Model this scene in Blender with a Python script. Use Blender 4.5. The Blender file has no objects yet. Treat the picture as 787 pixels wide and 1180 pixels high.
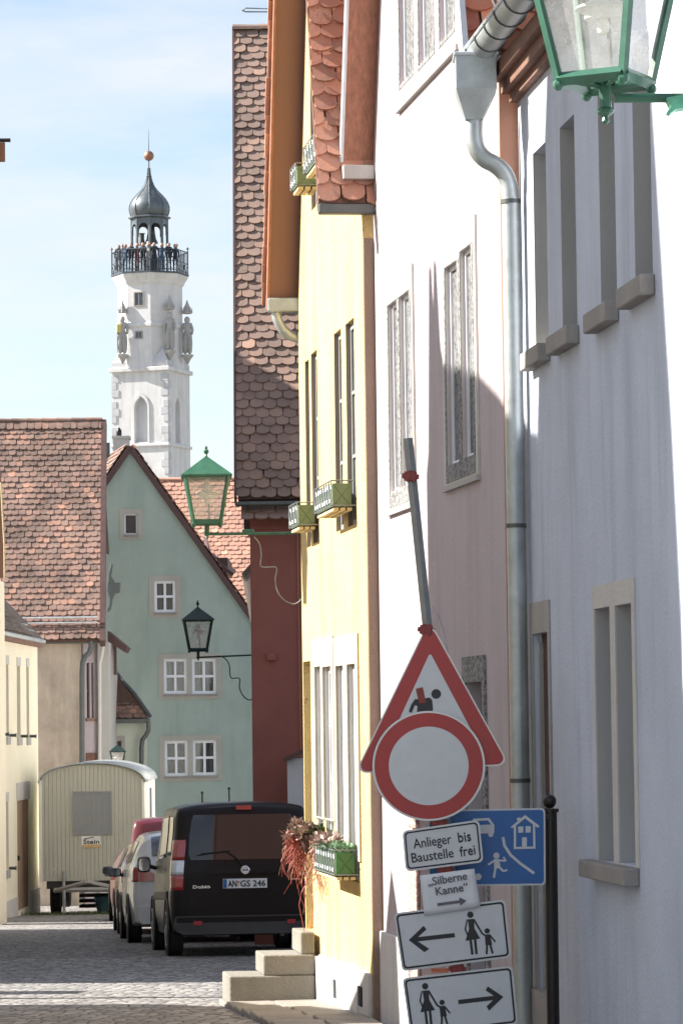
import bpy, bmesh, math, random
from mathutils import Vector, Matrix
from mathutils.geometry import tessellate_polygon
random.seed(7)
PI = math.pi
sc = bpy.context.scene
COL = sc.collection
V = Vector

# ------------------------------------------------------------------ camera
FPX, PW, PH, HOR, ROLL = 4000.0, 787.0, 1180.0, 832.0, 0.013
TH = math.atan((HOR - PH / 2) / FPX)
_F = V((0, math.cos(TH), math.sin(TH)))
_U = V((0, -math.sin(TH), math.cos(TH)))
_R = V((1, 0, 0))
R2 = _R * math.cos(ROLL) - _U * math.sin(ROLL)
U2 = _U * math.cos(ROLL) + _R * math.sin(ROLL)
cam_d = bpy.data.cameras.new('camera')
cam = bpy.data.objects.new('camera', cam_d)
COL.objects.link(cam)
cam_d.sensor_fit = 'HORIZONTAL'
cam_d.sensor_width = 36
cam_d.lens = FPX / PW * 36
cam_d.clip_start = 0.5
cam_d.clip_end = 20000
cam.matrix_world = Matrix(((R2.x, U2.x, -_F.x, 0), (R2.y, U2.y, -_F.y, 0), (R2.z, U2.z, -_F.z, 0), (0, 0, 0, 1)))
sc.camera = cam


def ray(px, py):
    return R2 * ((px - PW / 2) / FPX) + U2 * ((PH / 2 - py) / FPX) + _F


def P(px, py, Y):
    d = ray(px, py)
    return d * (Y / d.y)


def ray_plane(px, py, O, n):
    d = ray(px, py)
    return d * (O.dot(n) / d.dot(n))


def gz(Y):
    if Y < 0: return -1.45
    if Y < 24.5: return -(1.45 + 0.0279 * Y)
    if Y < 75: return -(1.24 + 0.0365 * Y)
    if Y < 120: return -3.9775 - 0.02 * (Y - 75)
    return -4.8775


# ------------------------------------------------------------------ materials
def new_mat(name):
    m = bpy.data.materials.new(name)
    m.use_nodes = True
    nt = m.node_tree
    b = nt.nodes['Principled BSDF']
    return m, nt, b


def N(nt, t, **kw):
    n = nt.nodes.new(t)
    for k, v in kw.items():
        if k in n.inputs.keys():
            n.inputs[k].default_value = v
        else:
            setattr(n, k, v)
    return n


def c4(c):
    return (c[0], c[1], c[2], 1)


def ramp(nt, src, stops):
    r = nt.nodes.new('ShaderNodeValToRGB')
    e = r.color_ramp.elements
    while len(e) < len(stops): e.new(0.5)
    for i, (p, c) in enumerate(stops):
        e[i].position = p
        e[i].color = c4(c) if len(c) == 3 else c
    nt.links.new(src, r.inputs[0])
    return r.outputs[0]


def mixc(nt, fac, a, b, mode='MIX'):
    m = nt.nodes.new('ShaderNodeMix')
    m.data_type = 'RGBA'
    m.blend_type = mode
    for s, v in ((m.inputs['Factor'], fac), (m.inputs['A'], a), (m.inputs['B'], b)):
        if hasattr(v, 'links') or isinstance(v, bpy.types.NodeSocket):
            nt.links.new(v, s)
        elif isinstance(v, (int, float)):
            s.default_value = v
        else:
            s.default_value = c4(v)
    # A/B named sockets are duplicated per type; pick the RGBA ones
    return m.outputs['Result'] if False else m.outputs[2]


def mixrgb(nt, fac, a, b, mode='MIX'):
    m = nt.nodes.new('ShaderNodeMixRGB')
    m.blend_type = mode
    for s, v in ((m.inputs[0], fac), (m.inputs[1], a), (m.inputs[2], b)):
        if isinstance(v, bpy.types.NodeSocket):
            nt.links.new(v, s)
        elif isinstance(v, (int, float)):
            s.default_value = v
        else:
            s.default_value = c4(v)
    return m.outputs[0]


def noise(nt, scale, detail=4, rough=0.6, stretch=(1, 1, 1), src='Object'):
    tc = nt.nodes.new('ShaderNodeTexCoord')
    mp = nt.nodes.new('ShaderNodeMapping')
    mp.inputs['Scale'].default_value = stretch
    nt.links.new(tc.outputs[src], mp.inputs[0])
    n = N(nt, 'ShaderNodeTexNoise', Scale=scale, Detail=detail, Roughness=rough)
    nt.links.new(mp.outputs[0], n.inputs['Vector'])
    return n.outputs['Fac']


def bump(nt, b, h, strength, dist):
    bn = N(nt, 'ShaderNodeBump', Strength=strength, Distance=dist)
    nt.links.new(h, bn.inputs['Height'])
    nt.links.new(bn.outputs[0], b.inputs['Normal'])


def plaster(name, col, var=0.12, stain=None, stain_amt=0.35, bstr=0.5, spots=None, dist=0.012):
    m, nt, b = new_mat(name)
    n1 = noise(nt, 1.2, 6, 0.65)
    n2 = noise(nt, 1.0, 5, 0.7, (3.0, 3.0, 0.35))
    n3 = noise(nt, 45, 3, 0.6)
    lo = tuple(c * (1 - var) for c in col)
    hi = tuple(min(1, c * (1 + var * 0.5)) for c in col)
    base = ramp(nt, n1, [(0.3, lo), (0.7, hi)])
    st = stain or tuple(c * 0.7 for c in col)
    f = ramp(nt, n2, [(0.48, (0, 0, 0)), (0.72, (stain_amt,) * 3)])
    base = mixrgb(nt, f, base, st)
    if spots:
        n4 = noise(nt, 13, 3, 0.6, (1, 1, 0.6))
        f2 = ramp(nt, n4, [(0.665, (0, 0, 0)), (0.70, (0.85, 0.85, 0.85))])
        base = mixrgb(nt, f2, base, spots)
    nt.links.new(base, b.inputs['Base Color'])
    b.inputs['Roughness'].default_value = 0.95
    bump(nt, b, n3, bstr, dist)
    return m


def tilemat(name, c1, c2, c3, dark=0.35, lichen=0.0):
    m, nt, b = new_mat(name)
    at = N(nt, 'ShaderNodeAttribute', attribute_name='tint')
    base = ramp(nt, at.outputs['Fac'], [(0.0, c1), (0.55, c2), (0.9, c3), (1.0, tuple(min(1, x * 1.35) for x in c3))])
    n1 = noise(nt, 0.9, 5, 0.65)
    f = ramp(nt, n1, [(0.42, (0, 0, 0)), (0.62, (dark,) * 3)])
    base = mixrgb(nt, f, base, tuple(x * 0.35 for x in c1))
    n2 = noise(nt, 22, 4, 0.7)
    f2 = ramp(nt, n2, [(0.45, (0, 0, 0)), (0.75, (0.35 + lichen,) * 3)])
    base = mixrgb(nt, f2, base, (0.30, 0.27, 0.24))
    nt.links.new(base, b.inputs['Base Color'])
    b.inputs['Roughness'].default_value = 0.85
    bump(nt, b, n2, 0.3, 0.01)
    return m


def paint(name, col, rough=0.5, metal=0.0, var=0.1, nscale=8, dirt=None, spec=0.5, bstr=0.1, coat=0.0):
    m, nt, b = new_mat(name)
    n1 = noise(nt, nscale, 5, 0.65)
    lo = tuple(c * (1 - var) for c in col)
    base = ramp(nt, n1, [(0.3, lo), (0.7, tuple(min(1, c * (1 + var * .5)) for c in col))])
    if dirt:
        n2 = noise(nt, nscale * 2.3, 6, 0.75)
        f = ramp(nt, n2, [(0.55, (0, 0, 0)), (0.75, (0.6, 0.6, 0.6))])
        base = mixrgb(nt, f, base, dirt)
    nt.links.new(base, b.inputs['Base Color'])
    r = ramp(nt, n1, [(0.3, (rough * 0.85,) * 3), (0.7, (min(1, rough * 1.15),) * 3)])
    nt.links.new(r, b.inputs['Roughness'])
    b.inputs['Metallic'].default_value = metal
    b.inputs['Specular IOR Level'].default_value = spec
    b.inputs['Coat Weight'].default_value = coat
    b.inputs['Coat Roughness'].default_value = 0.06
    if bstr: bump(nt, b, n1, bstr, 0.004)
    return m


def wood(name, col, stretch=(12, 12, 0.7)):
    m, nt, b = new_mat(name)
    n1 = noise(nt, 3, 6, 0.7, stretch)
    base = ramp(nt, n1, [(0.3, tuple(c * .6 for c in col)), (0.7, tuple(min(1, c * 1.15) for c in col))])
    nt.links.new(base, b.inputs['Base Color'])
    b.inputs['Roughness'].default_value = 0.75
    bump(nt, b, n1, 0.4, 0.006)
    return m


def speckle(name, c1, c2, scale=70, lo=.42, hi=.58):
    m, nt, b = new_mat(name)
    n1 = noise(nt, scale, 3, 0.8)
    base = ramp(nt, n1, [(lo, c1), (hi, c2)])
    n2 = noise(nt, 3, 4, 0.6)
    base = mixrgb(nt, ramp(nt, n2, [(0.4, (0, 0, 0)), (0.7, (.4, .4, .4))]), base, c2)
    nt.links.new(base, b.inputs['Base Color'])
    b.inputs['Roughness'].default_value = 0.8
    bump(nt, b, n1, 0.4, 0.006)
    return m


def glass_clear(name, refl=0.12, tint=(0.93, 0.96, 0.95), dust=0.06):
    m, nt, b = new_mat(name)
    nt.nodes.remove(b)
    out = nt.nodes['Material Output']
    tr = N(nt, 'ShaderNodeBsdfTransparent', Color=c4(tint))
    gl = N(nt, 'ShaderNodeBsdfGlossy', Roughness=0.04)
    df = N(nt, 'ShaderNodeBsdfDiffuse', Color=(0.8, 0.8, 0.78, 1))
    fr = N(nt, 'ShaderNodeFresnel', IOR=1.5)
    ad = N(nt, 'ShaderNodeMath', operation='ADD')
    nt.links.new(fr.outputs[0], ad.inputs[0])
    ad.inputs[1].default_value = refl
    mx = nt.nodes.new('ShaderNodeMixShader')
    nt.links.new(ad.outputs[0], mx.inputs[0])
    nt.links.new(tr.outputs[0], mx.inputs[1])
    nt.links.new(gl.outputs[0], mx.inputs[2])
    mx2 = nt.nodes.new('ShaderNodeMixShader')
    n1 = noise(nt, 14, 5, 0.7)
    f = ramp(nt, n1, [(0.3, (dust * .4,) * 3), (0.8, (min(1, dust * 2.2),) * 3)])
    nt.links.new(f, mx2.inputs[0])
    nt.links.new(mx.outputs[0], mx2.inputs[1])
    nt.links.new(df.outputs[0], mx2.inputs[2])
    nt.links.new(mx2.outputs[0], out.inputs[0])
    return m


def cobble(name):
    m, nt, b = new_mat(name)
    tc = nt.nodes.new('ShaderNodeTexCoord')
    mp = nt.nodes.new('ShaderNodeMapping')
    mp.inputs['Scale'].default_value = (8.5, 6.2, 1)
    mp.inputs['Rotation'].default_value = (0, 0, 0.12)
    nt.links.new(tc.outputs['Object'], mp.inputs[0])
    vo = N(nt, 'ShaderNodeTexVoronoi', feature='DISTANCE_TO_EDGE', Scale=1.0, Randomness=0.7)
    nt.links.new(mp.outputs[0], vo.inputs['Vector'])
    vc = N(nt, 'ShaderNodeTexVoronoi', feature='F1', Scale=1.0, Randomness=0.7)
    nt.links.new(mp.outputs[0], vc.inputs['Vector'])
    sep = nt.nodes.new('ShaderNodeSeparateColor')
    nt.links.new(vc.outputs['Color'], sep.inputs[0])
    stone = ramp(nt, sep.outputs[0], [(0, (0.16, 0.158, 0.16)), (0.5, (0.27, 0.262, 0.26)), (1, (0.40, 0.385, 0.37))])
    big = noise(nt, 0.35, 5, 0.6)
    stone = mixrgb(nt, ramp(nt, big, [(0.4, (0, 0, 0)), (0.7, (.5, .5, .5))]), stone, (0.16, 0.15, 0.145))
    edge = ramp(nt, vo.outputs['Distance'], [(0.03, (0, 0, 0)), (0.12, (1, 1, 1))])
    base = mixrgb(nt, edge, (0.075, 0.06, 0.05), stone)
    nt.links.new(base, b.inputs['Base Color'])
    b.inputs['Roughness'].default_value = 0.8
    hgt = ramp(nt, vo.outputs['Distance'], [(0.0, (0, 0, 0)), (0.35, (1, 1, 1))])
    fine = noise(nt, 30, 4, 0.7)
    h2 = mixrgb(nt, 0.25, hgt, fine)
    h3 = mixrgb(nt, 0.35, h2, sep.outputs[1])
    bump(nt, b, h3, 0.6, 0.035)
    return m


M = {}
M['yellow'] = plaster('yellow plaster', (0.78, 0.585, 0.262), 0.16, (0.48, 0.31, 0.14), 0.8, 1.0, (0.22, 0.15, 0.08), 0.02)
M['yellow_side'] = plaster('ochre side plaster', (0.30, 0.215, 0.165), 0.2, None, 0.3, 0.6)  # browner and darker than the plaster of the street front
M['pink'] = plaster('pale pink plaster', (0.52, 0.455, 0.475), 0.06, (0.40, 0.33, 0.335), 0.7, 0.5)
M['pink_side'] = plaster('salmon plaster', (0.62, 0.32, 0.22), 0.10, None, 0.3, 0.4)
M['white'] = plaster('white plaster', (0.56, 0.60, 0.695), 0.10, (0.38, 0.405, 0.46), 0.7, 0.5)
M['cream'] = plaster('cream plaster', (0.92, 0.86, 0.66), 0.05, (0.75, 0.66, 0.48), 0.3, 0.3)
M['beige'] = plaster('beige plaster', (0.50, 0.41, 0.33), 0.3, (0.72, 0.63, 0.50), 0.7, 0.4)
M['green'] = plaster('green plaster', (0.39, 0.47, 0.42), 0.10, (0.29, 0.37, 0.325), 0.7, 0.4)
M['palegreen'] = plaster('pale green plaster', (0.55, 0.60, 0.50), 0.08, None, 0.3, 0.2)
M['red'] = plaster('oxide red plaster', (0.31, 0.115, 0.095), 0.14, (0.24, 0.085, 0.07), 0.4, 0.3)
M['tower'] = plaster('limewashed stone', (0.70, 0.69, 0.69), 0.10, (0.47, 0.46, 0.46), 0.7, 0.3)
M['quoin'] = plaster('grey tower stone', (0.56, 0.56, 0.58), 0.12, None, 0.3, 0.4)
M['stone'] = plaster('sandstone', (0.34, 0.315, 0.29), 0.2, (0.2, 0.18, 0.165), 0.4, 0.8)
M['stone_light'] = plaster('light sandstone', (0.62, 0.59, 0.55), 0.12, (0.45, 0.42, 0.38), 0.3, 0.6)
M['trim'] = plaster('grey window stone', (0.40, 0.385, 0.36), 0.15, None, 0.3, 0.5)
M['step'] = plaster('step stone', (0.25, 0.235, 0.205), 0.25, (0.15, 0.135, 0.11), 0.4, 0.8)
M['plinth'] = plaster('painted plinth', (0.70, 0.69, 0.68), 0.08, (0.4, 0.36, 0.3), 0.45, 0.6)
M['redstone'] = speckle('red speckled stone', (0.16, 0.085, 0.07), (0.60, 0.43, 0.39), 38)
M['speck'] = speckle('speckled grey stone', (0.06, 0.055, 0.055), (0.34, 0.335, 0.335), 38, .42, .58)
M['speckpane'] = speckle('mottled reflection pane', (0.03, 0.03, 0.032), (0.24, 0.24, 0.24), 40, .40, .60)  # mottled reflections in the glass are put into the colour
M['jamb'] = plaster('grey trim and reveal shade', (0.46, 0.445, 0.42), 0.08, None, 0.3, 0.3)  # plain grey on sills; in white house reveals it carries the jamb's shade
M['tile_left'] = tilemat('weathered pink tiles', (0.20, 0.125, 0.10), (0.31, 0.185, 0.145), (0.42, 0.22, 0.155), 0.7, .15)
M['tile_brown'] = tilemat('dark brown tiles', (0.21, 0.14, 0.115), (0.28, 0.185, 0.15), (0.36, 0.225, 0.17), 0.3)
M['tile_orange'] = tilemat('orange tiles', (0.42, 0.225, 0.165), (0.54, 0.28, 0.20), (0.62, 0.34, 0.24), 0.15)
M['tile_new'] = tilemat('fresh orange tiles', (0.36, 0.19, 0.14), (0.52, 0.245, 0.165), (0.58, 0.29, 0.19), 0.12)
M['tile_red'] = tilemat('deep red tiles', (0.30, 0.09, 0.06), (0.42, 0.14, 0.09), (0.70, 0.28, 0.17), 0.1)
M['tile_grey'] = tilemat('grey brown tiles', (0.16, 0.13, 0.11), (0.24, 0.19, 0.16), (0.32, 0.25, 0.2), 0.3)
M['board'] = wood('red brown board', (0.42, 0.19, 0.12))
M['soffit'] = paint('brown soffit', (0.25, 0.135, 0.105), 0.7, 0, 0.06, 3, None, 0.3, 0.05)
M['darkwood'] = wood('dark beam wood', (0.10, 0.055, 0.042))
M['maroonboard'] = paint('maroon verge board', (0.10, 0.052, 0.046), 0.6, 0, 0.2)
M['brownboard'] = wood('brown cornice board', (0.22, 0.11, 0.075))
M['doorwood'] = wood('pale brown door wood', (0.42, 0.27, 0.18))
M['zinc'] = paint('weathered zinc', (0.50, 0.54, 0.54), 0.45, 0.6, 0.25, 5, (0.36, 0.38, 0.37), 0.5, 0.15)
M['galv'] = paint('galvanised steel', (0.30, 0.32, 0.33), 0.5, 0.6, 0.15, 18, None, 0.5, 0.1)
M['zincdark'] = paint('dark zinc', (0.12, 0.13, 0.125), 0.5, 0.5, 0.2, 6)
M['zinclight'] = paint('pale zinc flashing', (0.62, 0.66, 0.70), 0.4, 0.4, 0.15, 6)
M['frame_white'] = paint('white window paint', (0.86, 0.88, 0.92), 0.4, 0, 0.03)
M['frame_grey'] = paint('grey window paint', (0.30, 0.30, 0.30), 0.5, 0, 0.1)
M['frame_brown'] = paint('brown window paint', (0.22, 0.13, 0.10), 0.5, 0, 0.1)
M['curtain'] = paint('white curtain', (0.36, 0.38, 0.37), 0.9, 0, 0.1, 20)
M['room'] = paint('dark room', (0.035, 0.04, 0.045), 0.9, 0, 0.1)
M['pane'] = glass_clear('window glass', 0.0, (0.8, 0.84, 0.84), 0.02)
M['pane_dark'] = paint('dark window glass', (0.05, 0.055, 0.06), 0.08, 0, 0.3, 3, None, 0.8, 0.02)
M['pane_grey'] = paint('grey dusty glass', (0.15, 0.155, 0.16), 0.25, 0, 0.3, 3, None, 0.6, 0.02)
M['lampglass'] = glass_clear('lantern glass', 0.05, (0.96, 0.96, 0.95), 0.22)
M['lampgreen'] = paint('green lantern paint', (0.036, 0.13, 0.085), 0.38, 0, 0.3, 10, (0.05, 0.16, 0.10), 0.5, 0.1)
M['lampgreenlight'] = paint('mint green bracket paint', (0.15, 0.50, 0.33), 0.4, 0, 0.35, 14, (0.05, 0.2, 0.13))
M['lampdark'] = paint('dark green lantern paint', (0.02, 0.042, 0.038), 0.35, 0.2, 0.2, 10)
M['reflector'] = paint('enamel reflector', (0.86, 0.86, 0.82), 0.2, 0.0, 0.05)
M['bulb'] = paint('frosted bulb', (0.9, 0.88, 0.8), 0.15, 0, 0.03)
M['black'] = paint('black iron', (0.022, 0.018, 0.017), 0.4, 0.3, 0.2)
M['blackflat'] = paint('black sign film', (0.018, 0.018, 0.02), 0.5, 0, 0.1)
M['signwhite'] = paint('reflective white film', (0.60, 0.61, 0.62), 0.45, 0, 0.06, 7, (0.5, 0.5, 0.48))
M['signred'] = paint('reflective red film', (0.38, 0.035, 0.032), 0.4, 0, 0.10, 9)
M['signblue'] = paint('reflective blue film', (0.02, 0.12, 0.36), 0.4, 0, 0.08, 9)
M['signback'] = paint('aluminium rim', (0.55, 0.56, 0.55), 0.4, 0.5, 0.1)
M['paper'] = paint('white paper', (0.72, 0.72, 0.74), 0.8, 0, 0.04, 6)
M['papertext'] = paint('grey print', (0.13, 0.13, 0.14), 0.8, 0, 0.05)
M['clamp'] = paint('red plastic clamp', (0.25, 0.035, 0.03), 0.5, 0, 0.35, 30)
M['orange'] = paint('orange reflector strip', (0.75, 0.22, 0.10), 0.4)
M['boxgreen'] = paint('green planter', (0.05, 0.17, 0.055), 0.4, 0, 0.15)
M['boxsage'] = paint('sage planter', (0.13, 0.19, 0.115), 0.5, 0, 0.12)
M['wire'] = paint('galvanised wire', (0.20, 0.215, 0.22), 0.4, 0.5, 0.1)
M['woodlight'] = wood('pale slat wood', (0.62, 0.50, 0.30), (1, 1, 10))
M['leaf'] = paint('dark green leaves', (0.045, 0.085, 0.03), 0.6, 0, 0.4, 25)
M['succulent'] = paint('pale succulent leaves', (0.22, 0.34, 0.21), 0.6, 0, 0.3, 25)
M['pinkleaf'] = paint('pinkish leaves', (0.30, 0.20, 0.17), 0.6, 0, 0.3, 25)
M['ribbon_red'] = paint('red raffia', (0.34, 0.07, 0.05), 0.6, 0, 0.3, 20)
M['ribbon_pink'] = paint('salmon raffia', (0.50, 0.27, 0.21), 0.6, 0, 0.3, 20)
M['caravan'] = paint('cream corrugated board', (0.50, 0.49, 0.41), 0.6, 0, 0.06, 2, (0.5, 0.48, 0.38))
M['caravan_lit'] = paint('lit cream board', (0.86, 0.84, 0.74), 0.6, 0, 0.05, 2)  # paler than the front boards, bounced light put into the colour
M['shutter'] = paint('grey metal shutter', (0.30, 0.31, 0.31), 0.5, 0.1, 0.08, 5)
M['cream_sign'] = paint('white sign board', (0.78, 0.78, 0.74), 0.5)
M['ochre_sign'] = paint('ochre sign band', (0.62, 0.42, 0.17), 0.5)
M['bluetarp'] = paint('blue plastic tub', (0.20, 0.42, 0.50), 0.5)
M['vanpaint'] = paint('black brown car paint', (0.013, 0.010, 0.011), 0.32, 0.0, 0.1, 3, None, 0.22, 0.0, 0.0)
M['darkcar'] = paint('dark brown car paint', (0.045, 0.026, 0.022), 0.22, 0.2, 0.1, 3, None, 0.5, 0.0, 0.5)
M['whitecar'] = paint('white car paint', (0.62, 0.62, 0.64), 0.25, 0, 0.04, 3, None, 0.5, 0.0, 0.5)
M['redcar'] = paint('red orange car paint', (0.32, 0.07, 0.045), 0.25, 0.1, 0.1, 3, None, 0.5, 0.0, 0.5)
M['marooncar'] = paint('maroon car paint', (0.11, 0.018, 0.03), 0.25, 0.1, 0.06, 3, None, 0.5, 0.0, 0.5)
M['pinkcar'] = paint('pale salmon car paint', (0.60, 0.40, 0.36), 0.3, 0, 0.06, 3)
M['carglass'] = paint('tinted car glass', (0.010, 0.011, 0.013), 0.05, 0.0, 0.05, 3, None, 0.6, 0.0, 0.5)
M['plastic'] = paint('dark grey bumper plastic', (0.045, 0.045, 0.048), 0.45, 0, 0.15, 6)
M['rubber'] = paint('tyre rubber', (0.018, 0.017, 0.017), 0.8, 0, 0.2, 20)
M['alloy'] = paint('alloy rim', (0.35, 0.35, 0.36), 0.35, 0.7, 0.1)
M['lightred'] = paint('red tail lamp', (0.38, 0.02, 0.02), 0.15, 0, 0.1, 8, None, 0.8, 0.0, 0.8)
M['lightclear'] = paint('clear lamp lens', (0.68, 0.70, 0.74), 0.1, 0.1, 0.1, 8, None, 0.8, 0.0, 0.8)
M['chrome'] = paint('chrome', (0.75, 0.75, 0.77), 0.15, 0.9, 0.03)
M['platewhite'] = paint('number plate white', (0.72, 0.73, 0.75), 0.4, 0, 0.02)
M['mirror'] = paint('mirror glass', (0.55, 0.6, 0.66), 0.03, 0.95, 0.02)
M['copper'] = paint('dark patinated dome lead', (0.14, 0.16, 0.175), 0.4, 0.4, 0.3, 2)
M['gold'] = paint('dull gilded ball', (0.36, 0.20, 0.13), 0.45, 0.6, 0.2, 2)
M['balcony'] = paint('dark balcony iron', (0.06, 0.075, 0.095), 0.5, 0.2, 0.2, 2)
M['statue'] = plaster('statue stone', (0.42, 0.41, 0.40), 0.2, (0.25, 0.25, 0.25), 0.5, 0.4)
M['gold_paint'] = paint('yellow gilded drapery', (0.62, 0.52, 0.18), 0.5)
M['bell'] = paint('bronze bell', (0.10, 0.10, 0.09), 0.4, 0.6)
M['skin'] = paint('skin', (0.45, 0.28, 0.21), 0.6)
M['cloth_dark'] = paint('dark clothes', (0.03, 0.035, 0.05), 0.9)
M['cloth_blue'] = paint('blue clothes', (0.08, 0.13, 0.22), 0.9)
M['cloth_red'] = paint('red brown clothes', (0.20, 0.07, 0.06), 0.9)
M['cloth_white'] = paint('light clothes', (0.55, 0.55, 0.55), 0.9)
M['street'] = cobble('street cobbles')
M['ground'] = plaster('bare ground', (0.22, 0.20, 0.16), 0.3, None, 0.3, 0.5)
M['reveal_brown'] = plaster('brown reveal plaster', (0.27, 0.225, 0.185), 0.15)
M['cream_trim'] = plaster('cream window surround', (0.52, 0.47, 0.38), 0.15, (0.40, 0.33, 0.22), 0.6, 0.6)
M['slab'] = plaster('paving slab stone', (0.30, 0.275, 0.245), 0.3, (0.16, 0.14, 0.12), 0.6, 1.0)
M['surround_pale'] = plaster('pale stone surround', (0.47, 0.45, 0.40), 0.15, (0.36, 0.34, 0.30), 0.4, 0.5)
M['grass'] = paint('weeds', (0.10, 0.14, 0.05), 0.8)
M['cable'] = paint('black cable', (0.02, 0.02, 0.02), 0.6)


# ------------------------------------------------------------------ mesh builder
class Frame:
    """vertical plane: s along u, z up, d outwards along n"""
    def __init__(self, A, B, side=1):
        self.o = V((A[0], A[1], 0))
        u = V((B[0] - A[0], B[1] - A[1], 0))
        self.L = u.length
        self.u = u.normalized()
        self.n = V((-self.u.y, self.u.x, 0)) * side

    def w(self, s, z, d=0):
        p = self.o + self.u * s + self.n * d
        return V((p.x, p.y, z))

    def sz(self, px, py, d=0):
        r = ray(px, py)
        o = self.o + self.n * d
        t = o.dot(self.n) / r.dot(self.n)
        p = r * t
        return ((p - o).dot(self.u), p.z)


class MB:
    def __init__(self):
        self.v, self.f, self.t = [], [], []

    def add(self, vs, fs, tint=0.0):
        k = len(self.v)
        self.v += [V(p) for p in vs]
        for f in fs:
            self.f.append([i + k for i in f])
            self.t.append(tint)
        return self

    def obox(self, o, a, b, c, tint=0.0):
        o, a, b, c = V(o), V(a), V(b), V(c)
        vs = [o, o + a, o + a + b, o + b, o + c, o + a + c, o + a + b + c, o + b + c]
        return self.add(vs, [(0, 3, 2, 1), (4, 5, 6, 7), (0, 1, 5, 4), (1, 2, 6, 5), (2, 3, 7, 6), (3, 0, 4, 7)], tint)

    def fbox(self, F, s0, s1, z0, z1, d0, d1, tint=0.0):
        return self.obox(F.w(s0, z0, d0), F.u * (s1 - s0), V((0, 0, z1 - z0)), F.n * (d1 - d0), tint)

    def slab(self, F, outer, holes, d0, d1):
        loops = [[V((p[0], p[1], 0)) for p in l] for l in [outer] + list(holes)]
        tris = tessellate_polygon(loops)
        flat = [p for l in loops for p in l]
        n = len(flat)
        vs = [F.w(p.x, p.y, d1) for p in flat] + [F.w(p.x, p.y, d0) for p in flat]
        fs = [tuple(t) for t in tris] + [tuple(i + n for i in reversed(t)) for t in tris]
        k = 0
        for l in loops:
            m = len(l)
            for i in range(m):
                j = (i + 1) % m
                fs.append((k + i, k + j, k + j + n, k + i + n))
            k += m
        return self.add(vs, fs)

    def tube(self, pts, r, seg=8, caps=True):
        pts = [V(p) for p in pts]
        rs = r if isinstance(r, (list, tuple)) else [r] * len(pts)
        vs, fs = [], []
        up = None
        for i, p in enumerate(pts):
            if i == 0: t = pts[1] - p
            elif i == len(pts) - 1: t = p - pts[i - 1]
            else: t = (pts[i + 1] - p).normalized() + (p - pts[i - 1]).normalized()
            t.normalize()
            if up is None:
                up = V((0, 0, 1)) if abs(t.z) < .9 else V((1, 0, 0))
            x = t.cross(up)
            if x.length < 1e-4: x = t.cross(V((0, 1, 0)))
            x.normalize()
            y = x.cross(t).normalized()
            up = y
            for k in range(seg):
                a = 2 * PI * k / seg
                vs.append(p + (x * math.cos(a) + y * math.sin(a)) * rs[i])
        for i in range(len(pts) - 1):
            for k in range(seg):
                k2 = (k + 1) % seg
                fs.append((i * seg + k, i * seg + k2, (i + 1) * seg + k2, (i + 1) * seg + k))
        if caps:
            fs.append(tuple(range(seg))[::-1])
            b = (len(pts) - 1) * seg
            fs.append(tuple(b + k for k in range(seg)))
        return self.add(vs, fs)

    def lathe(self, prof, c, seg=16, axis=None, rot=0.0, sx=1, sy=1):
        c = V(c)
        ax = V(axis).normalized() if axis else V((0, 0, 1))
        x = ax.cross(V((0, 1, 0)))
        if x.length < .1: x = ax.cross(V((1, 0, 0)))
        x.normalize()
        y = ax.cross(x)
        if axis is None: x, y = V((1, 0, 0)), V((0, 1, 0))
        vs, fs = [], []
        for (r, h) in prof:
            for k in range(seg):
                a = 2 * PI * k / seg + rot
                vs.append(c + ax * h + x * (r * math.cos(a) * sx) + y * (r * math.sin(a) * sy))
        for i in range(len(prof) - 1):
            for k in range(seg):
                k2 = (k + 1) % seg
                fs.append((i * seg + k, i * seg + k2, (i + 1) * seg + k2, (i + 1) * seg + k))
        fs.append(tuple(range(seg))[::-1])
        b = (len(prof) - 1) * seg
        fs.append(tuple(b + k for k in range(seg)))
        return self.add(vs, fs)

    def ball(self, c, r, seg=12, sz=1.0):
        pr = [(max(1e-4, r * math.sin(PI * i / 8)), -r * sz * math.cos(PI * i / 8)) for i in range(9)]
        return self.lathe(pr, c, seg)

    def grid(self, rows, tint=0.0, closed=False):
        m = len(rows[0])
        vs = [p for r in rows for p in r]
        fs = []
        for i in range(len(rows) - 1):
            for j in range(m - 1 if not closed else m):
                j2 = (j + 1) % m
                fs.append((i * m + j, i * m + j2, (i + 1) * m + j2, (i + 1) * m + j))
        return self.add(vs, fs, tint)

    def build(self, name, mat, parent=None, smooth=False, bevel=0.0, tint=False, recalc=True, solid=0.0):
        me = bpy.data.meshes.new(name)
        off = parent_world(parent) if parent is not None else None
        if off is None:
            # put the origin at the thing's base
            xs = [p.x for p in self.v]; ys = [p.y for p in self.v]; zs = [p.z for p in self.v]
            off = V(((min(xs) + max(xs)) / 2, (min(ys) + max(ys)) / 2, min(zs)))
            loc = off
        else:
            loc = V((0, 0, 0))
        me.from_pydata([p - off for p in self.v], [], self.f)
        if tint:
            at = me.attributes.new('tint', 'FLOAT', 'FACE')
            at.data.foreach_set('value', self.t)
        if recalc:
            bm = bmesh.new(); bm.from_mesh(me)
            bmesh.ops.recalc_face_normals(bm, faces=bm.faces)
            bm.to_mesh(me); bm.free()
        if smooth:
            me.shade_smooth()
            try:
                me.set_sharp_from_angle(angle=math.radians(38))
            except Exception:
                pass
        me.materials.append(M[mat] if isinstance(mat, str) else mat)
        o = bpy.data.objects.new(name, me)
        o.location = loc
        COL.objects.link(o)
        if parent is not None: o.parent = parent
        if bevel:
            b = o.modifiers.new('bevel', 'BEVEL')
            b.width = bevel; b.segments = 2; b.limit_method = 'ANGLE'; b.angle_limit = math.radians(50)
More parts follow.
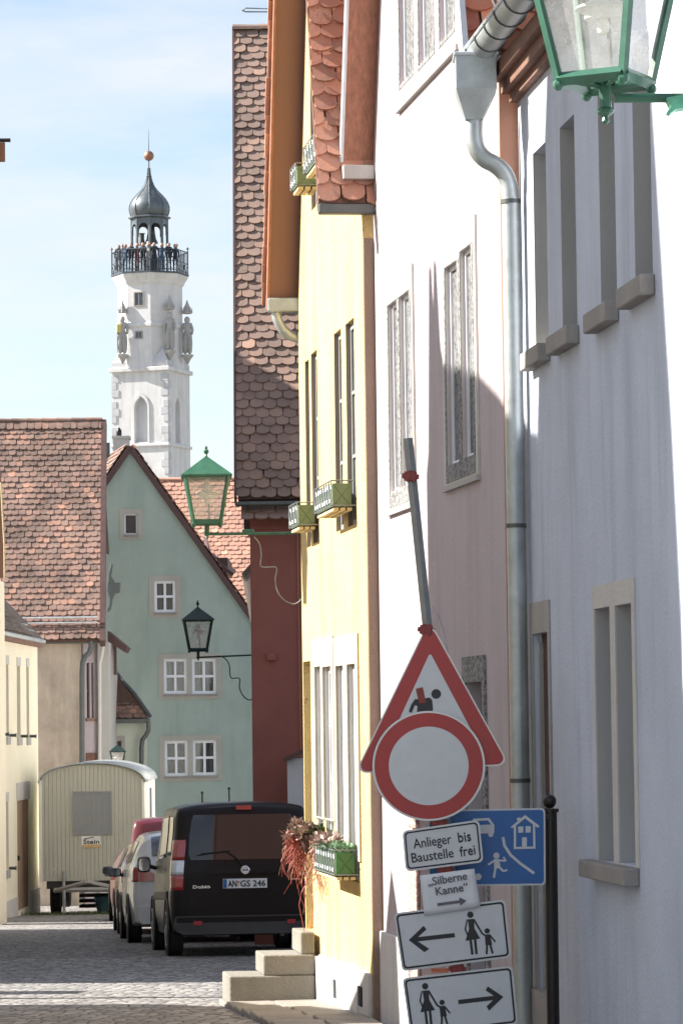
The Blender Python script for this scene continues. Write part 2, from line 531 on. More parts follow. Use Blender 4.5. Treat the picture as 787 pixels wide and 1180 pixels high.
        if solid:
            b = o.modifiers.new('solid', 'SOLIDIFY'); b.thickness = solid
        return o


WLOC = {}


def parent_world(p):
    l = V((0, 0, 0))
    while p is not None:
        l += p.location
        p = p.parent
    return l


def tag(o, label=None, cat=None, group=None, kind=None):
    if label: o['label'] = label
    if cat: o['category'] = cat
    if group: o['group'] = group
    if kind: o['kind'] = kind
    return o


def thing(name, loc, label, cat, group=None):
    o = bpy.data.objects.new(name, None)
    o.location = loc
    o.empty_display_size = 0.3
    COL.objects.link(o)
    return tag(o, label, cat, group)


def text_tris(s):
    cu = bpy.data.curves.new('t', 'FONT')
    cu.body = s
    cu.size = 1.0
    cu.resolution_u = 3
    ob = bpy.data.objects.new('t', cu)
    COL.objects.link(ob)
    dg = bpy.context.evaluated_depsgraph_get()
    dg.update()
    me = bpy.data.meshes.new_from_object(ob.evaluated_get(dg))
    vs = [v.co.copy() for v in me.vertices]
    fs = [tuple(p.vertices) for p in me.polygons]
    bpy.data.objects.remove(ob)
    bpy.data.curves.remove(cu)
    bpy.data.meshes.remove(me)
    return vs, fs


def text_on(mb, s, fn, bold=0.0):
    """fn(x01, y) maps normalised text coordinates (x 0..1 over its width, y in cap heights) to world"""
    vs, fs = text_tris(s)
    x0 = min(v.x for v in vs); x1 = max(v.x for v in vs)
    cap = 0.72
    offs = [(0, 0)]
    if bold:
        offs = [(0, 0), (bold, 0), (-bold, 0), (0, bold * 3.5), (0, -bold * 3.5)]
    for k, (ox, oy) in enumerate(offs):
        mb.add([fn((v.x - x0) / (x1 - x0) + ox, v.y / cap + oy, k) for v in vs], fs)


# ------------------------------------------------------------------ tiles
def tile_roof(mb, E0, e, Lw, g, Lg, tw=0.175, course=0.15, up=None, skip=None):
    e = e.normalized(); g = g.normalized()
    n = e.cross(g).normalized()
    if up is not None:
        if n.dot(up) < 0: n = -n
    elif n.z < 0: n = -n
    rows = int(Lg / course) + 1
    cols = int(Lw / tw) + 2
    L = course * 1.7
    for r in range(rows):
        b0 = r * course
        for c in range(cols):
            a0 = (c - (0.5 if r % 2 else 0.0)) * tw + random.uniform(-.010, .010)
            lo, hi = max(0.0, a0), min(Lw, a0 + tw * .96)
            if hi - lo < tw * .2: continue
            jb = random.uniform(-.011, .011) - (.03 if random.random() < .012 else 0); ro = random.uniform(-.05, .05)
            L2 = min(L, Lg - b0 + 0.02)
            if L2 < 0.03: continue
            lift = 0.034 + random.uniform(-.008, .012)
            def pt(a, b, dz=0.0):
                h = lift * (1 - b / L) + 0.006 + dz
                return E0 + e * a + g * (b0 + b + jb + ro * (a - lo)) + n * h
            cx = a0 + tw * .48; rad = tw * .48
            arc = []
            for k in range(7):
                th = PI + PI * k / 6
                a = min(max(cx + rad * math.cos(th), lo), hi)
                b = rad * .62 * (1 + math.sin(th))
                arc.append((a, b))
            top = [pt(lo, L2)] + [pt(a, b) for a, b in arc] + [pt(hi, L2)]
            low = [pt(a, b, -.02) for a, b in arc]
            fs = [tuple(range(9))]
            for k in range(6):
                fs.append((1 + k, 9 + k, 10 + k, 2 + k))
            t = random.betavariate(2.2, 2.4)
            if random.random() < 0.03: t = 0.97
            mb.add(top + low, fs, t)


def ridge_tiles(mb, A, B, r=0.1, step=0.36):
    d = B - A
    n = max(1, int(d.length / step))
    t = d.normalized()
    x = t.cross(V((0, 0, 1))).normalized()
    for i in range(n):
        a = A + d * (i / n); b = A + d * ((i + 1.06) / n)
        rows = []
        for q, rr in ((a, r), (b, r * .86)):
            rows.append([q + x * rr * math.cos(PI * k / 6) + V((0, 0, rr * .85 * math.sin(PI * k / 6) - .03)) for k in range(7)])
        mb.grid(rows, random.random())
        mb.add(rows[0] , [tuple(range(7))], 0.1)
SKY_STR, SUN_STR, EXPO, CLOUD = 0.072, 5.0, 1.45, 5.0
# ------------------------------------------------------------------ ground and street
def sheet(name, xs, ys, mat, dz=0.0, zf=gz):
    mb = MB()
    mb.grid([[V((x, y, zf(y) + dz)) for x in xs] for y in ys])
    o = mb.build(name, mat, None)
    return tag(o, kind='structure')


sheet('ground', [-3000, -300, -60, -20, 0, 20, 60, 300, 3000], [-400, -60, 0, 12, 24.5, 40, 55, 75, 90, 105, 120, 200, 400, 1000, 6000], 'ground', -0.03)
sheet('street', [-9.5, -6, -3, 0, 3], [2 + i * 2.5 for i in range(44)], 'street', 0.0)


def rect(s0, s1, z0, z1):
    return [(s0, z0), (s1, z0), (s1, z1), (s0, z1)]


def window(F, root, s0, s1, z0, z1, depth=0.06, fw=0.05, nx=2, nz=2, fmat='frame_white', pmat='pane_dark', mw=0.025, curtain=None, label=None, ft=0.04):
    mb = MB()
    holes = []
    W, H = s1 - s0 - 2 * fw, z1 - z0 - 2 * fw
    for i in range(nx):
        for j in range(nz):
            a0 = s0 + fw + W * i / nx + (mw / 2 if i else 0)
            a1 = s0 + fw + W * (i + 1) / nx - (mw / 2 if i < nx - 1 else 0)
            b0 = z0 + fw + H * j / nz + (mw / 2 if j else 0)
            b1 = z0 + fw + H * (j + 1) / nz - (mw / 2 if j < nz - 1 else 0)
            holes.append(rect(a0, a1, b0, b1))
    mb.slab(F, rect(s0, s1, z0, z1), holes, -depth - ft, -depth)
    w = mb.build('window', fmat, root)
    if label: w['label'] = label
    p = MB().fbox(F, s0 + fw * .5, s1 - fw * .5, z0 + fw * .5, z1 - fw * .5, -depth - ft * .7, -depth - ft * .5)
    p.build('pane', pmat, w)
    if curtain is not None:
        r = MB().fbox(F, s0 + .01, s1 - .01, z0 + .01, z1 - .01, -depth - .25, -depth - .24)
        r.build('interior', 'room', w)
        for (ca, cb) in curtain:
            rows = []
            for zz in (z0 + .03, (z0 + z1) / 2, z1 - .03):
                row = []
                for k in range(17):
                    t = k / 16
                    xx = ca + (cb - ca) * t
                    if zz < z1 - .1: xx += 0.12 * (cb - ca) * (0.5 - t) * (1 if zz > z0 + .1 else .3)
                    row.append(F.w(s0 + (s1 - s0) * xx, zz, -depth - .14 + .018 * math.sin(t * 17)))
                rows.append(row)
            MB().grid(rows).build('curtain', 'curtain', w, smooth=True)
    return w


def flower_box(F, s0, s1, z0, depth=0.2, h=0.19, label='', group=None, mat='boxsage', plants=None, rails=True):
    """planter hung on the facade frame F: tub, wire ornaments and slats; s0 is the end nearer the camera"""
    root = thing('flower_box', F.w((s0 + s1) / 2, z0, 0.02 + depth / 2), label, 'planter', group)
    mb = MB()
    mb.fbox(F, s0, s1, z0, z0 + h, 0.03, depth)
    # pressed cross on the near end panel and along the front
    ribs = ((0.04, z0 + .01, depth - .01, z0 + h - .01), (0.04, z0 + h - .01, depth - .01, z0 + .01))
    for (da, za, db, zb) in ribs:
        mb.tube([F.w(s0 - .002, za, da), F.w(s0 - .002, zb, db)], .0035, 4)
    mb.build('tub', mat, root, bevel=0.004)
    wr = MB()
    dd = depth + .015
    for zz in (z0 + .01, z0 + h + .02):
        wr.tube([F.w(s0 - .02, zz, .0), F.w(s0 - .02, zz, dd), F.w(s1 + .02, zz, dd), F.w(s1 + .02, zz, 0)], .006, 5)
    nseg = max(3, int((s1 - s0) / .13))
    for i in range(nseg + 1):
        s = s0 - .02 + (s1 - s0 + .04) * i / nseg
        wr.tube([F.w(s, z0 + .01, dd), F.w(s, z0 + h + .02, dd)], .005, 4)
        if i < nseg:
            sm = s + (s1 - s0) / nseg / 2
            pts = []
            for k in range(13):
                a = 2 * PI * k / 12
                pts.append(F.w(sm + math.sin(a) * .045, z0 + h / 2 + .01 + math.cos(a) * h * .42, dd))
            wr.tube(pts, .004, 4)
    wr.build('wire_rail', 'wire', root)
    sl = MB()
    for k in range(3):
        d0 = .03 + k * (depth - .02) / 3
        sl.fbox(F, s0 - .015, s1 + .015, z0 - .028, z0 - .006, d0, d0 + depth * .22)
    sl.build('slat', 'woodlight', root)
    return root


# ================================================================== YELLOW HOUSE
FY = Frame((0.18, 25.0), (-0.3415, 28.98))
LY = FY.L
TAN71 = math.tan(math.radians(71.5))


def gable_outline(L, zb, ze, ov=0.0, tan=TAN71):
    return [(0, zb), (L, zb), (L, ze), (L / 2, ze + tan * L / 2), (0, ze)]


yh = thing('town_house', FY.w(LY / 2, gz(27), -3), 'yellow plastered house with brown verge boards and flower boxes, sunlit', 'house')
ZY = 3.52


def prect(F, x0, x1, yt, yb, ymid=None):
    """opening from pixel columns and rows (row measured at the opening's centre column)"""
    xm = (x0 + x1) / 2
    ym = (yt + yb) / 2
    a = F.sz(x0, ym)[0]; b = F.sz(x1, ym)[0]
    zt = F.sz(xm, yt)[1]; zb = F.sz(xm, yb)[1]
    return (min(a, b), max(a, b), min(zt, zb), max(zt, zb))


yw = {
    'a1': prect(FY, 399.5, 409.5, 368, 606), 'a2': prect(FY, 386, 394.5, 380, 612),
    'b1': prect(FY, 359.5, 366.5, 404, 626), 'b2': prect(FY, 352.5, 357.2, 414, 631),
    'c1': prect(FY, 403, 412.5, 765, 1016), 'c2': prect(FY, 390, 398.5, 767, 1008),
    'd1': prect(FY, 374.5, 384, 768, 968), 'd2': prect(FY, 365.2, 372, 768, 966),
    'e1': prect(FY, 357.5, 365.5, 5, 240),
}
door_y = prect(FY, 351.0, 359.5, 762, 1072)
zbase = -2.5
mb = MB()
mb.slab(FY, gable_outline(LY, zbase, ZY), [rect(*r) for r in yw.values()] + [rect(*door_y)], -.35, 0)
mb.build('wall', 'yellow', yh)
mb = MB()
mb.fbox(FY, -.02, -.002, -2.6, ZY - .02, -6, -.004)
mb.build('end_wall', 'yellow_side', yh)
mb = MB()
mb.fbox(FY, LY - .3, LY + .01, zbase, ZY, -6, -.36)
mb.build('rear_wall', 'yellow_side', yh)
for k, r in yw.items():
    window(FY, yh, *r, depth=0.035, fw=0.05, nx=1, nz=3 if k[0] != 'e' else 2, fmat='frame_grey' if k[0] in 'abe' else 'frame_white', pmat='pane_grey', ft=.03)
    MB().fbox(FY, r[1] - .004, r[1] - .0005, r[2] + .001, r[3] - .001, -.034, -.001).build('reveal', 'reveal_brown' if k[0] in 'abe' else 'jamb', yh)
# white painted surrounds of the ground floor windows, set 12 mm proud
for pair in (('c1', 'c2'), ('d1', 'd2')):
    r1, r2 = yw[pair[0]], yw[pair[1]]
    s0, s1 = min(r1[0], r2[0]) - .14, max(r1[1], r2[1]) + .12
    z0, z1 = min(r1[2], r2[2]) + .16, max(r1[3], r2[3]) + .22
    mb = MB()
    mb.slab(FY, rect(s0, s1, z0, z1), [rect(r[0], r[1], max(r[2], z0 + .01), r[3]) for r in (r1, r2)], .001, .014)
    mb.build('window_surround', 'cream_trim', yh)
# door
s0, s1, z0, z1 = door_y
mb = MB()
mb.slab(FY, rect(s0, s1, z0, z1), [rect(s0 + .06, s1 - .06, z0 + (z1 - z0) * .1 + .75 * k, z0 + (z1 - z0) * .1 + .75 * k + .62) for k in range(3)], -.14, -.09)
dr = mb.build('door', 'frame_grey', yh)
MB().fbox(FY, s0 + .02, s1 - .02, z0 + .02, z1 - .02, -.125, -.11).build('door_panel', 'shutter', dr)
mb = MB()
mb.lathe([(.018, 0), (.022, .03), (.012, .05)], FY.w(s0 + .09, z0 + 1.0, -.09), 8, axis=FY.n)
mb.build('door_knob', 'chrome', dr)
# far verge: soffit board, tile edge, gutter hopper with swan neck
zap = ZY + TAN71 * LY / 2


def verge_board(F, root, sA, zA, sB, zB, d0, d1, th, mat, name='verge_board'):
    a = F.w(sA, zA, d0); b = F.w(sB, zB, d0)
    t = (b - a)
    nrm = t.normalized().cross(F.n).normalized()
    if nrm.z < 0: nrm = -nrm
    mb = MB().obox(a, t, F.n * (d1 - d0), nrm * th)
    return mb.build(name, mat, root), nrm


OVY = 0.235
_, nv = verge_board(FY, yh, LY + .10, ZY - .02, LY / 2, zap + .22, -5.5, OVY, .05, 'soffit')
verge_board(FY, yh, LY + .095, ZY - .05, LY / 2, zap + .19, OVY, OVY + .02, .09, 'board')
# tile edges stepped along the far verge
mb = MB()
a = FY.w(LY + .13, ZY - .02, OVY - .01); b = FY.w(LY / 2 + .02, zap + .26, OVY - .01)
t = b - a; ntl = int(t.length / .155)
for i in range(ntl):
    p = a + t * (i / ntl)
    mb.obox(p + nv * .055, t * (1.25 / ntl) + nv * -.018, FY.n * (.065 + random.uniform(-.008, .008)), nv * .03, random.random())
mb.build('verge_tile', 'tile_new', yh, tint=True)
# near slope of tiles
g = (FY.u * (LY / 2) + V((0, 0, TAN71 * LY / 2))).normalized()
OVN = .33
E0 = FY.w(-.08, ZY + .23, OVN)
mb = MB()
tile_roof(mb, E0, -FY.n, 3.2, g, (zap - ZY) / math.sin(math.radians(71.5)) + .1, .175, .122)
rf = mb.build('roof', 'tile_new', yh, tint=True)
nn = (-FY.n).cross(g).normalized()
if nn.z < 0: nn = -nn
mb = MB().obox(E0 - nn * .06, g * 6.3, -FY.n * 6, nn * .055)
mb.build('roof_deck', 'brownboard', yh)
# eave gutter under the near slope
mb = MB().obox(FY.w(-.02, ZY + .145, OVN), -FY.n * 1.5, FY.u * -.09, V((0, 0, .075)))
mb.build('eave_gutter', 'zincdark', yh, bevel=.012)
# hopper under the far verge
c0 = P(322, 352, 29.05)
mb = MB()
mb.obox(c0 + V((-.10, -.08, -.06)), V((.29, 0, 0)), V((0, .16, 0)), V((0, 0, .12)))
hp = mb.build('gutter_hopper', 'zinc', yh, bevel=.015)
pts = [c0 + V((-.03, 0, -.05)), c0 + V((-.02, 0, -.11)), c0 + V((0, 0, -.16)), c0 + V((.03, 0, -.21)), c0 + V((.08, 0, -.25)), c0 + V((.17, .02, -.28)), c0 + V((.30, .1, -.3))]
MB().tube(pts, .045, 10).build('swan_neck', 'zinc', yh, smooth=True)
# plinth blocks along the foot of the yellow wall
mb = MB()
sA = 0.0
cuts = [0.0, .55, 1.15, 1.55, 2.2, 2.9, LY]
for i in range(len(cuts) - 1):
    zt = gz(25 + cuts[i]) + .36 + random.uniform(-.02, .02)
    y0 = cuts[i] + .006; y1 = cuts[i + 1] - .006
    if i == 5: y1 = cuts[i] + .45
    mb.fbox(FY, y0, y1, -2.7, zt, .001, .035 + .006 * (i % 2))
mb.build('plinth', 'plinth', yh, bevel=.006)
for s in (.3, 1.75):
    MB().fbox(FY, s, s + .14, gz(25 + s) + .1, gz(25 + s) + .24, .036, .05).build('vent', 'room', yh)

# flower boxes
GRP = 'flower boxes on the yellow house'
def fb(px_near, ybot, length, depth, h, label, mat='boxsage'):
    s, z = FY.sz(px_near, ybot)
    return flower_box(FY, s, s + length, z, depth, h, label, GRP, mat), s, z
fb(410, 584, .95, .17, .175, 'nearer of the two sage flower boxes below the upper windows of the yellow house')
fb(367, 606, .50, .16, .17, 'smaller sage flower box at the end of the green lantern arm')
fb(370, 214, .30, .19, .16, 'small sage flower box against the brown verge board near the top')
fb(395, 183, .75, .19, .19, 'sage flower box with slatted base beside the orange roof tiles of the yellow house')


def leaf_cluster(mb, c, r, n, size, up=0.5):
    for i in range(n):
        a = random.uniform(0, 2 * PI); e = random.uniform(-.1, 1.2)
        d = V((math.cos(a) * math.cos(e), math.sin(a) * math.cos(e), math.sin(e) * up + .1))
        b = c + d * r * random.uniform(.3, 1)
        t = (d + V((random.uniform(-.4, .4), random.uniform(-.4, .4), random.uniform(-.2, .6)))).normalized()
        s = t.cross(V((random.uniform(-1, 1), random.uniform(-1, 1), 1))).normalized()
        L = size * random.uniform(.6, 1.3)
        mb.add([b, b + t * L * .5 + s * L * .28, b + t * L, b + t * L * .5 - s * L * .28], [(0, 1, 2, 3)])


s, z = FY.sz(414, 1010)
gb = flower_box(FY, s, s + 1.15, z, .17, .17, 'bright green planter with pale succulents under the ground floor window', GRP, 'boxgreen')
mb = MB()
for k in range(14):
    leaf_cluster(mb, FY.w(s + .04 + k * .075, z + .17, .1 + random.uniform(-.03, .03)), .075, 60, .05)
mb.build('succulents', 'succulent', gb)
mb = MB()
for k in range(6):
    leaf_cluster(mb, FY.w(s + .45 + k * .12, z + .22, .15), .10, 40, .05)
mb.build('pink_leaves', 'pinkleaf', gb)


def ribbons(name, starts, mat, label, grp, nmin, lens, wid=.007, parent=None):
    mb = MB()
    for st, n, ln in starts:
        for i in range(n):
            p = V(st) + V((random.uniform(-.06, .06), random.uniform(-.1, .1), random.uniform(-.04, .04)))
            L = ln * random.uniform(.45, 1.15)
            ph = random.uniform(0, 6); am = random.uniform(.01, .05)
            pts = []
            dx, dy = random.uniform(-.10, .07), random.uniform(-.1, .1)
            for k in range(9):
                t = k / 8
                pts.append(p + V((dx * t * t + am * math.sin(ph + t * 9), dy * t + am * math.cos(ph + t * 7), .05 * math.sin(t * 3) - L * t)))
            mb.tube(pts, [wid * (1 - .4 * k / 8) for k in range(9)], 4)
    return mb.build(name, mat, parent)


# hanging basket with dark foliage and raffia by the door
pc = P(362, 962, 28.0)
hb = thing('plant_basket', pc, 'dark green plant with long red raffia streamers beside the steps of the yellow house', 'plant')
mb = MB()
for k in range(7):
    leaf_cluster(mb, pc + V((-.1 + k * .035, k * -.06, random.uniform(-.02, .03))), .1, 120, .045)
mb.build('foliage', 'leaf', hb)
mb = MB().lathe([(.05, -.16), (.09, -.13), (.12, -.02), (.125, 0)], pc + V((0.0, -.1, 0)), 12)
mb.build('basket', 'darkwood', hb, smooth=True)
ribbons('streamer', [(pc + V((-.14, 0, .0)), 60, .38), (pc + V((-.1, 0, -.05)), 6, .85)], 'ribbon_red', '', '', 0, 0, .0038, hb)
ribbons('streamer', [(pc + V((.06, -.35, -.02)), 34, .42), (pc + V((.1, -.5, -.02)), 26, .5), (pc + V((-.13, .1, .02)), 26, .4)], 'ribbon_pink', '', '', 0, 0, .0038, hb)

for k in range(5):
    pass
mb = MB()
for k in range(4):
    leaf_cluster(mb, pc + V((-.16 + k * .05, -.1 - k * .06, random.uniform(-.05, .06))), .11, 70, .05)
mb.build('heather', 'pinkleaf', hb)
# stone slabs of the narrow pavement along the yellow wall
mb = MB()
s = -1.2
while s < 2.9:
    w = random.uniform(.5, .8)
    for (d0, d1) in ((.05, .42), (.43, .80)):
        a = FY.w(s + .012, 0, d0); zz = gz(a.y) - .10 + random.uniform(0, .012)
        mb.obox((a.x, a.y, zz), FY.u * (w - .024), FY.n * (d1 - d0 - .012), V((0, 0, .125)))
    s += w
tag(mb.build('pavement', 'slab', None, bevel=.012), kind='structure')

# steps at the far door
st = thing('stone_steps', FY.w(door_y[0] + .5, gz(28.6), .4), 'three worn stone steps rising to the door of the yellow house', 'steps')
edge = [(264.5, 1126, 28.0), (303.5, 1101.5, 28.02), (346.5, 1075, 28.04)]
zprev = None
for i, (px, py, Yn) in enumerate(edge):
    p = P(px, py, Yn)
    xr = FY.w(28.1 - 25, 0).x + .06
    zb = gz(28) - .1 if i == 0 else zprev - .0
    mb = MB()
    wdt = .62
    zb = gz(29) - .25
    if i > 0: zb = zprev + .002
    mb.obox((p.x, Yn, zb), (-p.x - .26 + .0, 0, 0), (-.13 * wdt, wdt, 0), (0, 0, p.z - zb))
    mb.build('step', 'step', st, bevel=.012)
    zprev = p.z

# ================================================================== PINK HOUSE
FP = Frame((0.959, 20.35), (0.26, 25.0))
LP = FP.L
ph = thing('town_house', FP.w(LP / 2, gz(22.5), -3), 'pale pink plastered house behind the road signs, half in shadow', 'house')
ZP = 3.92
pw = {}
for k, r in {'m1': (517, 531, 303, 535), 'm2': (534.5, 547.5, 284, 527), 'l1': (451, 461.5, 347, 566), 'l2': (464, 475.5, 337, 560),
             't1': (462, 477, -120, 91), 't2': (484, 500.5, -160, 68), 't3': (508, 524, -190, 42)}.items():
    pw[k] = prect(FP, *r)
door2 = prect(FP, 540.5, 561, 786, 1190)
portal = prect(FP, 484, 512, 800, 1200)
mb = MB()
sm = (portal[0] + portal[1]) / 2; rr = (portal[1] - portal[0]) / 2
arch = [(portal[0], portal[2]), (portal[1], portal[2])] + [(sm + rr * math.cos(PI * k / 10), portal[3] + rr * .8 * math.sin(PI * k / 10)) for k in range(11)]
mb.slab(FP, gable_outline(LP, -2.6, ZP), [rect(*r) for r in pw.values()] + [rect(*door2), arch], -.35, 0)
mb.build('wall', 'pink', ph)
for k, r in pw.items():
    window(FP, ph, *r, depth=.014, fw=.025, nx=1, nz=1, fmat='frame_white', pmat='speckpane', ft=.03)
for ks, mat in ((('m1', 'm2'), 'speck'), (('l1', 'l2'), 'speck'), (('t1', 't2', 't3'), 'plinth')):
    rs = [pw[k] for k in ks]
    s0, s1 = min(r[0] for r in rs) - .11, max(r[1] for r in rs) + .13
    z0, z1 = min(r[2] for r in rs) - .13, max(r[3] for r in rs) + .17
    mb = MB()
    mb.slab(FP, rect(s0, s1, z0, z1), [rect(*r) for r in rs], .001, .016)
    mb.build('window_surround', 'pink' if mat == 'plinth' else 'stone_light', ph)
    mb = MB()
    for r in rs:   # speckled inner rebate
        mb.slab(FP, rect(r[0] - .05, r[1] + .05, z0 + .02 if mat == 'speck' else r[2] - .03, r[3] + .01), [rect(*r)], .017, .020)
    mb.build('rebate', 'speck', ph)
    MB().fbox(FP, s0 - .02, s1 + .02, z0 - .03, z0 + .004, .001, .03).build('sill', 'jamb', ph)
# doorway right of the signs with stone lintel
s0, s1, z0, z1 = door2
mb = MB(); mb.slab(FP, [(s0 - .08, z0), (s0, z0), (s0, z1), (s1, z1), (s1, z0), (s1 + .06, z0), (s1 + .06, z1 + .16), (s0 - .08, z1 + .16)], [], .001, .018)
mb.build('door_surround', 'speck', ph)
d = MB().fbox(FP, s0, s1, z0, z1, -.12, -.09).build('door', 'speckpane', ph)
MB().fbox(FP, s0, s0 + .05, z0, z1, -.09, -.06).build('door_frame', 'frame_white', d)
# arched portal
mb = MB()
out = [(portal[0] - .02, portal[2]), (portal[1] + .36, portal[2])] + [(sm + .17 + (rr + .19) * math.cos(PI * k / 12), portal[3] + (rr * .8 + .18) * math.sin(PI * k / 12)) for k in range(13)]
inn = [(a, b) for a, b in arch]
outer = [(portal[1] + .34, portal[2])] + [(sm + (rr + .34) * math.cos(PI * k / 12), portal[3] + (rr * .8 + .22) * math.sin(PI * k / 12)) for k in range(13)] + [(portal[0] - .34, portal[2])]
inner = [(portal[0], portal[2])] + [(sm - rr * math.cos(PI * k / 12), portal[3] + rr * .8 * math.sin(PI * k / 12)) for k in range(13)] + [(portal[1], portal[2])]
zl = portal[3] - .38
top = [p for p in outer if p[1] > zl] ; tin = [p for p in inner if p[1] > zl]
mb.slab(FP, [(outer[0][0], zl)] + [p for p in outer[1:-1]] + [(outer[-1][0], zl), (inner[0][0], zl)] + inner[1:-1] + [(inner[-1][0], zl)], [], .001, .012)
pt_ = mb.build('portal', 'pink', ph)
mb = MB()
zz = portal[2]
k = 0
while zz < zl:
    h = .36 + .1 * (k % 3); z2 = min(zl, zz + h)
    mb.fbox(FP, portal[1] + .0, portal[1] + .34 - .04 * (k % 2), zz + .004, z2 - .004, .001, .03)
    zz = z2; k += 1
mb.build('portal_stone', 'redstone', ph, bevel=.01)
d = MB().fbox(FP, portal[0], portal[1], portal[2], portal[3] + .5, -.25, -.22).build('door', 'darkwood', ph)
MB().fbox(FP, portal[1] + .36, LP, -2.7, gz(24) + .62, .001, .03).build('plinth', 'plinth', ph, bevel=.006)
# near end wall (faces the camera, salmon)
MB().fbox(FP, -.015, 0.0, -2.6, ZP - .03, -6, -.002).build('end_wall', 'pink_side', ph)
MB().fbox(FP, LP - .3, LP - .001, 0, ZP, -6, -.36).build('rear_wall', 'pink_side', ph)
zapp = ZP + TAN71 * LP / 2
_, nv = verge_board(FP, ph, LP + .03, ZP + .08, LP / 2, zapp + .10, -5, .215, .05, 'board')
verge_board(FP, ph, LP + .025, ZP + .06, LP / 2, zapp + .08, .216, .236, .085, 'zinclight', 'verge_flashing')
p0 = FP.w(LP - .05, ZP - .05, .0)
MB().obox(FP.w(LP - .10, ZP + .0, .002), FP.u * .2, FP.n * .228, V((0, 0, .10))).build('eave_box', 'jamb', ph, bevel=.006)
g = (FP.u * (LP / 2) + V((0, 0, TAN71 * LP / 2))).normalized()
E0 = FP.w(-.02, ZP + .02, .19)
mb = MB(); tile_roof(mb, E0, -FP.n, 2.6, g, 6.0, .185, .13)
mb.build('roof', 'tile_red', ph, tint=True)
nn = (-FP.n).cross(g).normalized()
if nn.z < 0: nn = -nn
MB().obox(E0 - nn * .06, g * 7.0, -FP.n * 6, nn * .055).build('roof_deck', 'brownboard', ph)
MB().obox(E0 + FP.n * .001 - nn * .05, g * 7.0, FP.n * .035, nn * .13).build('verge_flashing', 'zinclight', ph)

# ================================================================== WHITE HOUSE
FW = Frame((2.59, 6.6), (1.073, 20.3))
LW = FW.L
# rows are written from the far end: s grows away from the camera
wh = thing('town_house', FW.w(LW / 2, gz(14), -4), 'white plastered house nearest the camera with deep stone silled windows', 'house')
ZW = 3.66
ww = {}
for k, r in {'u1': (615.5, 630.5, 168, 402), 'u2': (646.5, 663.5, 137, 382), 'u3': (690.5, 709, 95, 355), 'u4': (729.5, 750, 42, 325),
             'g1': (688.5, 706.5, 700, 994), 'g2': (712.5, 731.5, 696, 996)}.items():
    ww[k] = prect(FW, *r)
doorw = prect(FW, 619, 636.5, 729, 1175)
ww['z0'] = (1.2, 1.75, .9, 2.3)
mb = MB()
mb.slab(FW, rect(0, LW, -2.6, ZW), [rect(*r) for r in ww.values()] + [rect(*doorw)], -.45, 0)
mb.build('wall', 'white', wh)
for k, r in ww.items():
    window(FW, wh, *r, depth=.26, fw=.04, nx=1, nz=2, fmat='frame_white', pmat='pane_dark')
    # reveal lining inside the opening, jamb shade put into its grey
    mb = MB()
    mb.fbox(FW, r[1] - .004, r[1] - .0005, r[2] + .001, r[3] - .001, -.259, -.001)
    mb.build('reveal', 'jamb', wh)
    if k[0] in 'uz':
        mb = MB().fbox(FW, r[0] - .05, r[1] + .13, r[2] - .10, r[2] + .002, .001, .075)
        mb.build('sill', 'stone', wh, bevel=.008)
        MB().fbox(FW, r[0] + .001, r[1] - .006, r[2], r[2] + .012, -.259, .0).build('sill_slope', 'jamb', wh)
r1, r2 = ww['g1'], ww['g2']
MB().fbox(FW, r2[0] - .06, r1[1] + .16, r1[2] - .085, r1[2] + .004, .001, .085).build('sill', 'stone', wh, bevel=.008)
z0, z1 = r1[2] - .08, r1[3] + .12
mb = MB(); mb.slab(FW, rect(min(r1[0], r2[0]) - .08, max(r1[1], r2[1]) + .05, r1[2] + .005, z1), [rect(r[0], r[1], r1[2] + .006, r[3]) for r in (r1, r2)], .001, .008)
mb.build('window_surround', 'stone_light', wh)
s0, s1, z0, z1 = doorw
mb = MB(); mb.slab(FW, [(s0 - .05, z0), (s0, z0), (s0, z1), (s1, z1), (s1, z0), (s1 + .08, z0), (s1 + .08, z1 + .18), (s0 - .05, z1 + .18)], [], .001, .012)
mb.build('door_surround', 'trim', wh)
d = MB().fbox(FW, s0, s1, z0, z1, -.12, -.045).build('door', 'darkwood', wh)
MB().fbox(FW, s1 - .05, s1 - .001, z0, z1 - .05, -.044, -.02).build('door_frame', 'trim', d)
MB().fbox(FW, s0 - .05, s1 + .12, -2.6, z0 + .16, -.04, .04).build('door_step', 'stone', wh)
# pilaster at the right hand edge of the picture
sp = FW.sz(783, 300)[0]
MB().fbox(FW, sp - .55, sp, -2.4, ZW, .001, .022).build('corner_pilaster', 'jamb', wh)
# cornice, soffit and roof
MB().fbox(FW, -.2, LW + .02, ZW - .02, ZW + .10, .001, .05).build('cornice', 'brownboard', wh)
MB().fbox(FW, -.2, LW + .02, ZW + .10, ZW + .19, -.3, .15).build('soffit', 'brownboard', wh)
MB().fbox(FW, -.2, LW + .015, ZW + .03, ZW + .10, .05, .10).build('bed_mould', 'brownboard', wh)
g = (-FW.n * math.cos(math.radians(52)) + V((0, 0, math.sin(math.radians(52)))))
E0 = FW.w(0, ZW + .30, .12)
nn = FW.u.cross(g); nn = nn if nn.z > 0 else -nn
MB().obox(E0, FW.u * (LW + .05), g * 6, nn * .06).build('roof', 'tile_grey', wh)
